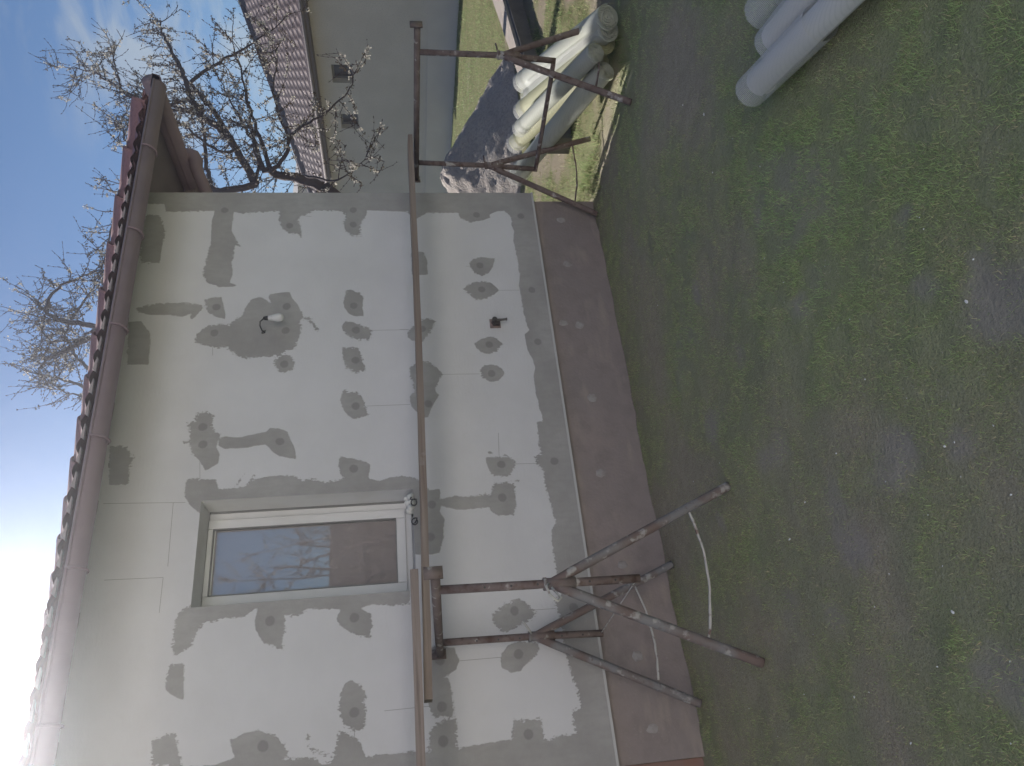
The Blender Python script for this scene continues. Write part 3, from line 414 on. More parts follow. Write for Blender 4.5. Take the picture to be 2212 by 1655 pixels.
b=MB(); b.tube([(2.985,D-.002,.955),(2.982,D-.06,.952)],.019,12); b.tube([(2.972,D-.03,.955),(2.972,D-.07,.955)],.014,10); b.box((2.952,D-.045,.915),(2.992,D-.012,.965)); b.tube([(2.973,D-.055,.935),(2.973,D-.06,.90),(2.975,D-.062,.868)],[.012,.0085,.0085],10); b.tube([(2.975,D-.062,.872),(2.975,D-.062,.862)],.011,10); b.build('tap_body',M('dull_brass',(.11,.10,.105),.45,metal=.5),tap)
for i,(cx_,lab,turn) in enumerate(((1.625,'curled black cable end poking out under the right corner of the window',1),(1.50,'second curled black cable end hanging from the sill, left of the first',-1))):
    b=MB(); pts=[]
    if i==0: pts=[(cx_+.045,D+.02,1.60),(cx_+.03,D-.03,1.612),(cx_+.01,D-.055,1.618)]
    else: pts=[(cx_+.0,D+.03,1.60),(cx_-.01,D-.03,1.59)]
    for k in range(12):
        a=-.5+k*.55; r=.026-.0012*k; pts.append((cx_-.02+math.cos(a)*r*1.1,D-.06-.002*k,1.592+math.sin(a)*r))
    b.tube(pts,.0042,7); tag(b.build('cable',MAT['black'],None,True),lab,'cable')
# ---------------- ground ----------------
def smooth(t): t=np.clip(t,0,1); return t*t*(3-2*t)
def fbm_grid(X,Y,sc,seed,octv=4):
    # vectorised value noise
    out=np.zeros_like(X); amp=1.; tot=0
    for o in range(octv):
        r=np.random.default_rng(seed+o); G=r.random((256,256)); x=X*sc*(2**o)+17.3*o+400; y=Y*sc*(2**o)+9.1*o+400
        xi=np.floor(x).astype(int); yi=np.floor(y).astype(int); fx=x-xi; fy=y-yi; fx=fx*fx*(3-2*fx); fy=fy*fy*(3-2*fy)
        g=lambda a,b_:G[a%256,b_%256]
        v=(g(xi,yi)*(1-fx)+g(xi+1,yi)*fx)*(1-fy)+(g(xi,yi+1)*(1-fx)+g(xi+1,yi+1)*fx)*fy
        out+=v*amp; tot+=amp; amp*=.5
    return out/tot
def fields(X,Y):
    """green 0..1, bare soil 0..1"""
    n1=fbm_grid(X,Y,2.2,3,5); n2=fbm_grid(X,Y,.9,11,4); n3=fbm_grid(X,Y,7,21,3)
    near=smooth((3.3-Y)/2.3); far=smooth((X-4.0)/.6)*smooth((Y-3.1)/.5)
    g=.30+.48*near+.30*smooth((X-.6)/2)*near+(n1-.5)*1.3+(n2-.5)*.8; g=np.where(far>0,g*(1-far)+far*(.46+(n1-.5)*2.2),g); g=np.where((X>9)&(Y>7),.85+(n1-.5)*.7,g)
    soil=smooth((n2*.5+n1*.6-.73+.03*(1-near))/.14)*.45
    for x,y,a,b_ in DATA['soil']:
        e=((X-x)/(a*1.05))**2+((Y-y)/(b_*1.5))**2+(n3-.5)*2.2+(n1-.5)*3.0; soil=np.maximum(soil,.7*smooth((.85-e)/.9))
    soil=np.where(far>.5,soil*.35,soil)
    return np.clip(g,0,1),np.clip(soil,0,1)
gx=np.concatenate([[-60,-30,-12,-6],np.arange(-3,7,.045),np.arange(7,17,.12),[17.5,20,25,35,60]]); gy=np.concatenate([[-60,-30,-10,-4,-2],np.arange(-.5,6,.045),np.arange(6,20,.12),[20.5,25,40,60]])
XX,YY=np.meshgrid(gx,gy,indexing='ij'); G_,S_=fields(XX,YY)
ZZ=(fbm_grid(XX,YY,1.1,5,3)-.5)*.05+(fbm_grid(XX,YY,9,8,3)-.5)*.022; ZZ=np.where((np.abs(XX)>25)|(np.abs(YY)>25),0,ZZ)-.004
me=bpy.data.meshes.new('ground'); a_,b2_=XX.shape; ix=np.arange(a_*b2_).reshape(a_,b2_)
np_mesh(me,np.stack([XX,YY,ZZ],-1).reshape(-1,3),np.stack([ix[:-1,:-1],ix[1:,:-1],ix[1:,1:],ix[:-1,1:]],-1).reshape(-1,4))
for nme,arr in (('green',G_),('soil',S_)):
    a=me.attributes.new(nme,'FLOAT','POINT'); a.data.foreach_set('value',arr.ravel().astype(np.float32))
m=bpy.data.materials.new('trampled_turf_light_evened'); m.use_nodes=True; t=m.node_tree; bb=t.nodes['Principled BSDF']; bb.inputs['Roughness'].default_value=.95; bb.inputs['Specular IOR Level'].default_value=.1
def gnode():
    N=t.nodes.new; Lk=t.links.new; co=N('ShaderNodeTexCoord')
    def nz(sc,det=6):
        x=N('ShaderNodeTexNoise'); x.inputs['Scale'].default_value=sc; x.inputs['Detail'].default_value=det; x.inputs['Roughness'].default_value=.65; Lk(co.outputs['Object'],x.inputs[0]); return x.outputs[0]
    def rg(v,a,b_,c=0,d=1):
        x=N('ShaderNodeMapRange'); x.inputs[1].default_value=a;x.inputs[2].default_value=b_;x.inputs[3].default_value=c;x.inputs[4].default_value=d; Lk(v,x.inputs[0]); return x.outputs[0]
    def mix(f,a,b_):
        x=N('ShaderNodeMix'); x.data_type='RGBA'; Lk(f,x.inputs[0])
        for i,v in ((6,a),(7,b_)):
            if isinstance(v,tuple): x.inputs[i].default_value=(*v,1)
            else: Lk(v,x.inputs[i])
        return x.outputs[2]
    g=N('ShaderNodeAttribute'); g.attribute_name='green'; s=N('ShaderNodeAttribute'); s.attribute_name='soil'
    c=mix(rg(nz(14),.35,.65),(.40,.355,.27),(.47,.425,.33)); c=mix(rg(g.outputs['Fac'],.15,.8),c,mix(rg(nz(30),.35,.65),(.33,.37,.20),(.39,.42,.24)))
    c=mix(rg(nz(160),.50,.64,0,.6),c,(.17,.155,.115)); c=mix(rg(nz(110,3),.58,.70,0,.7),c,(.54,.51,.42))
    so_=mix(rg(nz(12),.3,.7),(.39,.355,.325),(.44,.405,.37)); 
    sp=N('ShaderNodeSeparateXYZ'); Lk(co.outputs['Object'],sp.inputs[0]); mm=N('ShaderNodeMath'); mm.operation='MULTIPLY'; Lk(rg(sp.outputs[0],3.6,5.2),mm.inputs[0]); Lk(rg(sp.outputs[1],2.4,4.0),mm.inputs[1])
    sun_dimmed_lawn=mix(rg(nz(9),.35,.65),(.13,.15,.06),(.20,.18,.10)); sun_dimmed_lawn=mix(rg(g.outputs['Fac'],.25,.6),(.24,.205,.15),sun_dimmed_lawn); c=mix(mm.outputs[0],c,sun_dimmed_lawn)  # grass tone darkened where sun falls, left lighter in shade, offsetting the light
    c=mix(s.outputs['Fac'],c,so_)
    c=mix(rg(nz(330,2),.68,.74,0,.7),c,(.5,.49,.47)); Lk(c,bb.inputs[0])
    bp=N('ShaderNodeBump'); bp.inputs['Strength'].default_value=.9; bp.inputs['Distance'].default_value=.02; Lk(nz(60,9),bp.inputs['Height']); Lk(bp.outputs[0],bb.inputs['Normal'])
gnode()
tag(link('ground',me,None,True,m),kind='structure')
def gz(x,y):
    X=np.array([[x]]);Y=np.array([[y]]); return float(((fbm_grid(X,Y,1.1,5,3)-.5)*.05+(fbm_grid(X,Y,9,8,3)-.5)*.022)[0,0])-.004
# grass blades
def blades(name,N,x0,x1,y0,y1,hmin,hmax,w,bright,region):
    X=rng.uniform(x0,x1,N); Y=rng.uniform(y0,y1,N); g,s=fields(X,Y); p=(.15+.85*g)*(1-.93*s)
    cl=fbm_grid(X,Y,14,31,2); p*=smooth((cl-.3)/.3)
    k=(rng.random(N)<p)&region(X,Y); X,Y,g=X[k],Y[k],g[k]; n=len(X)
    Z=(fbm_grid(X,Y,1.1,5,3)-.5)*.05+(fbm_grid(X,Y,9,8,3)-.5)*.022-.006
    h=rng.uniform(hmin,hmax,n)*(.55+.9*g); a=rng.uniform(0,2*np.pi,n); le=rng.uniform(.2,1.3,n)*h; b_=rng.uniform(0,2*np.pi,n); ww=w*rng.uniform(.6,1.3,n)
    p0=np.stack([X-np.cos(a)*ww/2,Y-np.sin(a)*ww/2,Z],-1); p1=np.stack([X+np.cos(a)*ww/2,Y+np.sin(a)*ww/2,Z],-1); p2=np.stack([X+np.cos(b_)*le,Y+np.sin(b_)*le,Z+h],-1)
    v=np.stack([p0,p1,p2],1).reshape(-1,3); f=np.arange(3*n).reshape(-1,3); me=bpy.data.meshes.new(name); np_mesh(me,v,f)
    straw=(rng.random(n)<(.5-.38*g))[:,None]; r=rng.random((n,1)); gg=g[:,None]
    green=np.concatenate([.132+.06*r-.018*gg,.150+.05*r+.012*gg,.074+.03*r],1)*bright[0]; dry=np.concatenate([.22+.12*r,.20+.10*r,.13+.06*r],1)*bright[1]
    c=np.where(straw,dry,green); c=np.concatenate([c,np.ones((n,1))],1); c=np.repeat(c,3,0)
    at=me.color_attributes.new('Col','FLOAT_COLOR','POINT'); at.data.foreach_set('color',c.ravel().astype(np.float32))
    return link(name,me,None,False,MAT['blade'])
inwall=lambda X,Y:~((X<XC+.02)&(Y>D+.03)&(X>-3.7))
tag(blades('short_turf',900000,-1.2,7.0,.5,4.75,.005,.019,.0026,(3.5,2.3),lambda X,Y:inwall(X,Y)&~((X>4.1)&(Y>3.3))),'short worn turf in the shade of the house','turf',kind='stuff')  # blade colour lifted to make up for the house shade
tag(blades('sunlit_grass',420000,4.2,16.,3.3,21,.015,.05,.006,(1.8,1.2),lambda X,Y:inwall(X,Y)&~((X<4.1)&(Y<4.6))&(X<15.9)&~(((X-8.05)/1.3)**2+((Y-8.3)/1.4)**2<1)&(rng.random(X.shape)<np.where(Y+X>14,.55,1.0))),'bright green sunlit grass between the house and the grey building','grass',kind='stuff')  # blade colour kept darker to offset the direct sun
tag(blades('grass_tuft',7000,4.12,4.6,4.1,6.2,.03,.10,.005,(1.9,1.2),lambda X,Y:inwall(X,Y)),'taller grass tuft by the corner of the house','grass',kind='stuff')
# polystyrene crumbs
cr0=None
for i,(x,y) in enumerate(DATA['crumbs']):
    if cr0 is None:
        b=MB(); n=6; vs=[];fs=[]
        for a in range(5):
            for j in range(n):
                th=math.pi*a/4; ph=2*math.pi*j/n; v=Vector((math.sin(th)*math.cos(ph),math.sin(th)*math.sin(ph)*.8,math.cos(th)*.5)); vs.append(v*.008*(1+.7*noise.noise(v*3)))
        for a in range(4):
            for j in range(n): fs.append((a*n+j,(a+1)*n+j,(a+1)*n+(j+1)%n,a*n+(j+1)%n))
        b.add(vs,fs); o=cr0=b.build('foam_crumb',MAT['crumb'])
    else: o=cr0.copy(); COL.objects.link(o)
    s_=random.uniform(.35,1.0)*(1.1 if i<13 else .55); o.scale=(s_,s_*random.uniform(.6,1.2),s_*.8); o.rotation_euler=(random.random()*.6,random.random()*.6,random.random()*6)
    o.location=(x,y,gz(x,y)+.010); tag(o,'tiny white polystyrene crumb lying on the worn turf','crumb','polystyrene crumbs scattered on the turf')
# ---------------- trestles ----------------
def rodpts(A,B,sag,n=14,wob=.003):
    A,B=Vector(A),Vector(B); r=[]
    for i in range(n+1):
        t_=i/n; p=A.lerp(B,t_); p.z-=sag*4*t_*(1-t_); p+=Vector((random.uniform(-wob,wob),random.uniform(-wob,wob),random.uniform(-wob,wob))); r.append(p)
    return r
def trestle(label,posts,cross,legs,braces,low,mats,pins):
    root=empty('trestle',(posts[0][0][0],posts[0][0][1],0),label,'trestle','steel trestles under the planks')
    for i,(top,slv,bot) in enumerate(posts):
        top,slv,bot=Vector(top),Vector(slv),Vector(bot)
        b=MB(); b.tube([top,slv,bot],.0205,14,0)
        up=(top-bot).normalized(); view=Vector((-.25,-1,0)).normalized()
        for k in range(1,9):   # pin holes
            p=top-up*(.085+.125*k)
            if (p-bot).dot(up)<.02: break
            c=p+view*.0202; u=up; w=up.cross(view).normalized(); nn=10
            b.add([c+view*.0008+u*math.cos(2*math.pi*j/nn)*.0055+w*math.sin(2*math.pi*j/nn)*.0055 for j in range(nn)],[tuple(range(nn))],1)
        b.build('post',[mats['post'],MAT['black']],root,True)
        b=MB(); b.tube([slv+up*.035,slv-up*.12],.0275,14); b.tube([slv+up*.035,slv+up*.02],.031,14); b.build('sleeve',mats['sleeve'],root,True)
        a,c=pins[i]; b=MB(); b.tube([Vector(p) for p in a],.006,7); b.build('pin',mats['rod'],root,True)
    b=MB(); A,B=Vector(cross[0]),Vector(cross[1]); b.tube([A,B],.0225,14); d=(B-A).normalized()
    for P in (A,B):
        b.box((P.x-.028,P.y-.006,P.z-.035),(P.x+.028,P.y+.006,P.z+.05))
    b.build('crossbar',mats['bar'],root,True)
    for A,B,r in legs:
        A,B=Vector(A),Vector(B); b=MB(); mid=A.lerp(B,.12); b.tube([A,mid,B.lerp(A,.02),B],[r*.85,r,r,r*.97],14,0,True); b.build('leg',mats['leg'],root,True)
    for A,B,sg in braces:
        b=MB(); b.tube(rodpts(A,B,sg),[.0055+random.uniform(0,.003) for _ in range(15)],6); b.build('brace_rod',mats['rod'],root,True)
    for pts,r in low:
        b=MB(); b.tube(pts,r,8); b.build('lower_tie',mats['low'],root,True)
    return root
trestle('near steel trestle of worn grey blue paint splashed with mortar, standing before the window',
 [((.808,3.5,1.51),(.797,3.5,.985),(.79,3.5,.55)),((.738,4.5,1.48),(.728,4.5,.93),(.712,4.5,.52))],
 ((.838,3.30,1.532),(.685,4.56,1.482)),
 [((.80,3.5,.985),(1.212,3.452,.01),.0235),((.795,3.5,.985),(.365,3.552,.015),.0245),((.73,4.5,.93),(1.088,4.5,.01),.0235),((.727,4.5,.93),(.277,4.5,.01),.0245)],
 [((1.112,3.462,.256),(.491,3.535,.262),.055),((.975,4.49,.28),(.423,4.49,.235),.035)],
 [([(.79,3.5,.552),(.79,3.52,.56),(.715,4.48,.53),(.712,4.5,.525)],.003)],
 dict(post=MAT['rust'],sleeve=MAT['paint'],bar=MAT['rustm'],leg=MAT['paint'],rod=MAT['rod'],low=MAT['rod']),
 [([(.79,3.47,1.0),(.77,3.43,1.02),(.73,3.42,1.01),(.70,3.43,.975),(.715,3.44,.955),(.77,3.46,.99)],0),([(.74,4.47,.95),(.76,4.45,.965),(.79,4.44,.985),(.81,4.44,1.0)],0)])
trestle('far rusty brown steel trestle by the house corner with leaning rolls behind it',
 [((4.487,3.47,1.44),(4.478,3.47,.86),(4.435,3.47,.486)),((4.477,4.5,1.44),(4.45,4.5,.87),(4.412,4.5,.473))],
 ((4.49,3.26,1.455),(4.485,4.70,1.462)),
 [((4.478,3.47,.87),(4.90,3.475,.005),.0235),((4.474,3.47,.87),(4.03,3.47,.005),.0235),((4.45,4.5,.88),(4.005,4.586,.005),.0225),((4.45,4.5,.88),(4.664,4.40,.005),.0225)],
 [((4.80,3.46,.20),(4.16,3.46,.24),.05),((4.62,4.41,.17),(4.09,4.55,.19),.03)],
 [([(4.435,3.47,.50),(4.425,3.6,.497),(4.414,4.4,.487),(4.412,4.5,.486)],.017)],
 dict(post=MAT['rust'],sleeve=MAT['rust'],bar=MAT['rustm'],leg=MAT['rust'],rod=MAT['rust'],low=MAT['rust']),
 [([(4.478,3.45,.89),(4.50,3.44,.90),(4.56,3.44,.905)],0),([(4.45,4.48,.90),(4.47,4.47,.91),(4.53,4.47,.912)],0)])
def plank(name,A,B,w,t_,mat,label,round_end=False):
    A,B=Vector(A),Vector(B); d=(B-A); n=40; vs=[];fs=[]
    pf=[(0,0),(0,t_*.8),(.004,t_),(w-.004,t_),(w,t_*.8),(w,0)]
    for i in range(n+1):
        s=i/n; P=A+d*s; dz=noise.noise((P.x*1.7,3,label.__len__()))*.006-.012*math.sin(math.pi*s); tp=1.0
        if round_end and s>.985: tp=.82
        for k,(y,z) in enumerate(pf): vs.append((P.x,P.y+y+noise.noise((P.x*2.2,k*.2,9))*.004,P.z+z*tp+dz+noise.noise((P.x*6,k*.7,1))*.0015))
    m2=len(pf)
    for i in range(n):
        for k in range(m2): k2=(k+1)%m2; fs.append((i*m2+k,(i+1)*m2+k,(i+1)*m2+k2,i*m2+k2))
    b=MB(); b.add(vs,fs,0); b.add(vs[:m2],[tuple(range(m2))],1); b.add(vs[-m2:],[tuple(range(m2))[::-1]],1)
    return tag(b.build(name,[mat,MAT['woodend']]),label,'plank','wooden scaffold planks')
plank('scaffold_plank',(.413,4.2,1.545),(4.477,4.2,1.489),.17,.043,MAT['wood'],'long weathered plank laid over both trestles along the wall',True)
plank('scaffold_plank',(-1.6,4.14,1.636),(1.083,4.15,1.592),.16,.045,MAT['wood2'],'lighter brown plank lying on the long plank before the window, running out of view')
# ---------------- rolls of glass fibre mesh ----------------
def roll_mesh(P1,P2,r,turns=5):
    A,B=Vector(P1),Vector(P2); ax=(B-A).normalized(); u=ax.cross(Vector((0,0,1))).normalized(); w=ax.cross(u); b=MB(); n=int(turns*26); vs=[];fs=[]; r0=r*.16
    for s in (0,1):
        P=A if s==0 else B
        for j in range(n+1):
            a=2*math.pi*j/26; rr=r0+(r-r0)*j/n; off=ax*(random.uniform(-.002,.002)+.004*math.sin(a*.7))*(1 if s else -1); vs.append(P+off+u*math.cos(a)*rr+w*math.sin(a)*rr)
    for j in range(n): fs.append((j,j+1,n+2+j,n+1+j))
    b.add(vs,fs)
    # visible cut mesh ends: inner rings close the roll so it reads as wound layers
    for s,P in ((0,A),(1,B)):
        sg=1 if s==0 else -1
        for q in range(3):
            ra=r0*.3+(r-r0*.3)*(q+.02)/3; rb=r0*.3+(r-r0*.3)*(q+.96)/3; m2=26; ring=[]
            for rr in (ra,rb):
                for j in range(m2): a=2*math.pi*j/m2; ring.append(P+ax*sg*(.012+.004*q)+u*math.cos(a)*rr+w*math.sin(a)*rr)
            b.add(ring,[(j,(j+1)%m2,m2+(j+1)%m2,m2+j) for j in range(m2)])
    return b,ax,u,w
def net(b,A,ax,u,w,r,L0,L1,arc=(0,1),sp=.0075):
    n=int(2*math.pi*r*(arc[1]-arc[0])/sp); 
    for j in range(n+1):
        a=2*math.pi*(arc[0]+(arc[1]-arc[0])*j/n); t1=-u*math.sin(a)+w*math.cos(a); P=A+u*math.cos(a)*r+w*math.sin(a)*r; q=t1*.0009
        e0=L0+random.uniform(-.006,.004); b.add([P+ax*e0-q,P+ax*L1-q,P+ax*L1+q,P+ax*e0+q],[(0,1,2,3)])
    m2=max(8,int(40*(arc[1]-arc[0]))); k=0; s=L0
    while s<L1:
        vs=[]
        for j in range(m2+1):
            a=2*math.pi*(arc[0]+(arc[1]-arc[0])*j/m2)
            for ds in (-.0008,.0008): vs.append(A+ax*(s+ds)+u*math.cos(a)*r*1.002+w*math.sin(a)*r*1.002)
        b.add(vs,[(2*j,2*j+2,2*j+3,2*j+1) for j in range(m2)]); s+=sp
# faint winding lines material
def roll_mat(name,c1,c2,tint):
    m=M(name,c1,.7,[(3,c2,.45,.7)]); t=m.node_tree; bb=t.nodes['Principled BSDF']; src=bb.inputs[0].links[0].from_socket
    co=t.nodes.new('ShaderNodeTexCoord'); wv=t.nodes.new('ShaderNodeTexWave'); wv.inputs['Scale'].default_value=22; wv.inputs['Distortion'].default_value=.6; wv.inputs['Detail'].default_value=2; t.links.new(co.outputs['Object'],wv.inputs[0])
    r=t.nodes.new('ShaderNodeMapRange'); r.inputs[1].default_value=.6;r.inputs[2].default_value=1;r.inputs[3].default_value=0;r.inputs[4].default_value=.28; t.links.new(wv.outputs[1],r.inputs[0])
    mx=t.nodes.new('ShaderNodeMix'); mx.data_type='RGBA'; t.links.new(r.outputs[0],mx.inputs[0]); t.links.new(src,mx.inputs[6]); mx.inputs[7].default_value=(*tint,1); t.links.new(mx.outputs[2],bb.inputs[0])
    bb.inputs['Transmission Weight'].default_value=0; bb.inputs['Subsurface Weight'].default_value=0
    tr=t.nodes.new('ShaderNodeBsdfTranslucent'); tr.inputs[0].default_value=(.62,.62,.45,1); ms=t.nodes.new('ShaderNodeMixShader'); ms.inputs[0].default_value=.3; out=t.nodes['Material Output']
    t.links.new(bb.outputs[0],ms.inputs[1]); t.links.new(tr.outputs[0],ms.inputs[2]); t.links.new(ms.outputs[0],out.inputs[0]); return m
PW=roll_mat('white_roll_sun_dimmed',(.56,.58,.54),(.52,.54,.47),(.36,.38,.36)); PY_=roll_mat('yellowish_roll_sun_dimmed',(.57,.57,.38),(.56,.56,.42),(.36,.36,.28))  # roll colour darkened to offset the sun on the pile
RM=roll_mat('white_roll_shade_lifted',(.86,.87,.86),(.82,.83,.81),(.6,.63,.62)); RY=roll_mat('yellowish_roll_shade_lifted',(.74,.74,.55),(.76,.76,.64),(.55,.55,.42))  # same rolls lightened to make up for the house shade
lab=['lowest white mesh roll of the leaning pile, nearest the house corner','yellowish mesh roll second from the house in the leaning pile','narrow pale roll lying on top of the two lowest rolls of the pile','yellowish mesh roll in the middle of the leaning pile','white mesh roll second from the outside of the leaning pile','outermost mesh roll of the pile with loose netting along its edge']
for i,(A,B) in enumerate(DATA['rolls']):
    t_=empty('mesh_roll',A,lab[i],'roll','mesh rolls leaning in a pile by the far trestle'); r=(.085,.08,.07,.09,.085,.09)[i]
    b,ax,u,w=roll_mesh(A,B,r); b.build('wound_core',(PW,PY_,PW,PY_,PW,PW)[i],t_,True)
    L=(Vector(B)-Vector(A)).length; nb=MB(); net(nb,Vector(A),ax,u,w,r+.003,L-.10,L+.05); nb.build('netting',MAT['net'],t_)
    if i==5: nb=MB(); net(nb,Vector(A),ax,u,w,r+.022,.1,L*.9,(.3,.62)); nb.build('loose_netting',MAT['net'],t_)
lab=['front roll of mesh on the turf near the camera, netting sleeve at its end','middle roll of mesh at the edge of the view beside the front roll','third mesh roll just entering the view, only its netting end seen']
for i,(A,B) in enumerate(DATA['near_rolls']):
    t_=empty('mesh_roll',A,lab[i],'roll','mesh rolls lying on the turf near the camera'); r=(.073,.075,.08)[i]; A=Vector(A); B=Vector(B); dd=(B-A).normalized()
    if i==0: Ac=A+dd*.085
    elif i==1: Ac=A+dd*.02
    else: Ac=A+dd*.30
    b,ax,u,w=roll_mesh(Ac,B,r-.008); b.build('wound_core',RM,t_,True); nb=MB(); net(nb,A,ax,u,w,r,-.02 if i else 0,.55,sp=.006); nb.build('netting',MAT['roll'],t_)
# pale board above a dark solid that stands in for its shade
t_=empty('board_and_shade',(6.6,4.9,0),'pale timber board over a dark strip of painted shade behind the leaning mesh rolls','board')
def quad_board(b,c4,z,th,mi=0):
    vs=[(x,y,z) for x,y in c4]+[(x,y,z-th) for x,y in c4]; b.add(vs,[(0,1,2,3),(7,6,5,4),(0,4,5,1),(1,5,6,2),(2,6,7,3),(3,7,4,0)],mi)
b=MB(); quad_board(b,[(7.02,5.71),(6.80,5.47),(9.25,6.05),(10.3,6.75)],.20,.035); b.build('board',M('pale_grey_board',(.34,.29,.25),.9,[(4,(.27,.24,.22),.4,.7,(1,6,6))]),t_)
b=MB(); quad_board(b,[(x+.05,y-.06) for x,y in [(7.02,5.71),(6.80,5.47),(9.25,6.05),(10.3,6.75)]],.164,.20); b.build('board_shade',M('board_shade_dark',(.17,.15,.135),.95,[(5,(.12,.105,.095),.4,.7)]),t_)  # dark solid painting the shade under the board
t_=empty('block',(5.3,4.95,0),'dark block under the raised ends of the leaning mesh rolls','block')
b=MB(); b.box((5.15,4.86,-.05),(5.75,5.05,.30)); b.build('stone',M('dark_concrete',(.16,.155,.15),.9,[(6,(.12,.115,.11),.4,.7)],(30,.6,.01)),t_)
# ---------------- gravel heap ----------------
b=MB(); cx_,cy_=8.05,8.3; n=96; vs=[(cx_,cy_,.955)]; fs=[]; K=44
for k in range(1,K+1):
    t2=k/K
    for j in range(n):
        a=2*math.pi*j/n; rx=1.55*(1+.10*noise.noise((math.cos(a)*1.5,math.sin(a)*1.5,2))); x=cx_+math.cos(a)*rx*t2; y=cy_+math.sin(a)*rx*1.1*t2
        z=.96*(1.06-math.sqrt(t2*t2+.0125))/(1.06-.11)*(1-.12*t2)-.03*t2+.07*noise.noise((x*1.6,y*1.6,4))*(1-t2)+.035*noise.noise((x*7,y*7,1))+.025*noise.noise((x*17,y*17,1))-.02*t2-(.02 if k==K else 0); vs.append((x,y,z))
fs+=[(0,1+j,1+(j+1)%n) for j in range(n)]
for k in range(K-1):
    for j in range(n): o=1+k*n; fs.append((o+j,o+n+j,o+n+(j+1)%n,o+(j+1)%n))
b.add(vs,fs); tag(b.build('gravel_heap',MAT['gravel'],None,True),'heap of grey gravel on the sunlit grass behind the far trestle','heap')
# bare earthy strip beside the heap
# ---------------- neighbour building ----------------
NX=16.; NZ=3.52; 
nb_=empty('outbuilding',(NX,14,0),'long grey rendered building with brown pantile roof across the grass','building')
b=MB(); wins=[(12.80,13.34,2.545,3.075),(14.34,14.84,2.52,2.985)]
ys=[4.0,12.80,13.34,14.34,14.84,19.9]; 
def wallseg(y0,y1,z0,z1): b.add([(NX,y0,z0),(NX,y1,z0),(NX,y1,z1),(NX,y0,z1)],[(0,1,2,3)])
wallseg(4,12.8,.70,NZ);wallseg(13.34,14.34,.70,NZ);wallseg(14.84,19.9,.70,NZ)
for y0,y1,z0,z1 in wins:
    wallseg(y0,y1,.70,z0);wallseg(y0,y1,z1,NZ); d_=.22
    b.add([(NX,y0,z0),(NX,y1,z0),(NX,y1,z1),(NX,y0,z1),(NX+d_,y0,z0),(NX+d_,y1,z0),(NX+d_,y1,z1),(NX+d_,y0,z1)],[(0,1,5,4),(1,2,6,5),(2,3,7,6),(3,0,4,7)])
b.box((NX+.001,19.6,.7),(NX+9,19.9,NZ)); b.box((NX+.001,4.,.7),(NX+9,4.3,NZ))
b.build('wall',MAT['neigh'],nb_)
b=MB(); b.box((NX-.035,3.95,-.3),(NX+9,19.94,.70)); b.build('plinth',MAT['neigh2'],nb_)
for y0,y1,z0,z1 in wins:
    b=MB(); b.box((NX+.2,y0-.01,z0-.01),(NX+.22,y1+.01,z1+.01)); wobj=b.build('window',MAT['nwin'],nb_)
    b=MB(); b.box((NX+.17,y0,z0),(NX+.199,y0+.05,z1)); b.box((NX+.17,y1-.05,z0),(NX+.199,y1,z1)); b.box((NX+.17,y0+.05,z0),(NX+.199,y1-.05,z0+.05)); b.box((NX+.17,y0+.05,z1-.05),(NX+.199,y1-.05,z1)); b.build('frame',M('grey_frame',(.20,.19,.19),.6),wobj)
# roof with waves
b=MB(); PER2=.30; us=np.arange(3.6,20.31,PER2/8); rows=[]; rr=.36; T=.42; k=0; X0=15.6; Z0=3.52
vals=[]; 
while k*rr<5.6: vals+=[(k*rr,.045),(k*rr+rr*.96,.0),(k*rr+rr*.97,-.004)]; k+=1
for v,h in vals:
    row=[]
    for u_ in us:
        lim=20.3-v; y=min(u_,lim); p=((u_+(.0 if True else 0))/PER2)%1; row.append((X0+v,y,Z0+T*v+h+.034*(.5+.5*math.sin(2*math.pi*p))**1.3))
    rows.append(row)
n=len(us); b.add([p for r in rows for p in r],[(i*n+j,i*n+j+1,(i+1)*n+j+1,(i+1)*n+j) for i in range(len(rows)-1) for j in range(n-1)])
# hip end slope and back
b.add([(X0,20.3,Z0-.03),(X0+5.6,14.7,Z0+T*5.6-.03),(X0+11.2,20.3,Z0-.03)],[(0,1,2)]); b.add([(X0+5.6,14.7,Z0+T*5.6-.03),(X0+5.6,3.6,Z0+T*5.6-.03),(X0+11.2,3.6,Z0),(X0+11.2,20.3,Z0-.03)],[(0,1,2,3)])
nr_=b.build('roof',MAT['ntile'],nb_,True)
b=MB(); b.tube([(X0-.02,20.32,Z0+.06),(X0+5.6,14.7,Z0+T*5.6+.06)],.10,8); b.tube([(X0+5.6,14.7,Z0+T*5.6+.06),(X0+5.6,3.6,Z0+T*5.6+.06)],.10,8)
b.build('hip_cap',MAT['ntile'],nr_,True)
b=MB(); b.box((X0-.02,3.6,Z0-.09),(NX+.3,20.28,Z0-.03)); b.build('soffit',M('brown_boards',(.15,.12,.115),.85),nr_)
b=MB(); b.tube([(X0-.06,3.6,Z0+.015),(X0-.06,20.3,Z0+.015)],.045,8); b.build('gutter',M('grey_brown_gutter',(.17,.14,.135),.8),nb_,True)
# pale house far behind it
fh=empty('far_house',(27,31,0),'pale beige house end peeping over the roof of the long grey building','house')
b=MB(); b.box((21.6,27,-.3),(29,34,6.05)); b.build('wall',MAT['farwall'],fh)
b=MB(); b.add([(21.3,26.7,6.0),(29.3,26.7,6.0),(29.3,34.3,6.0),(21.3,34.3,6.0),(25.3,30.5,7.0)],[(0,1,4),(1,2,4),(2,3,4),(3,0,4),(3,2,1,0)]); b.build('roof',MAT['farwall'],fh)
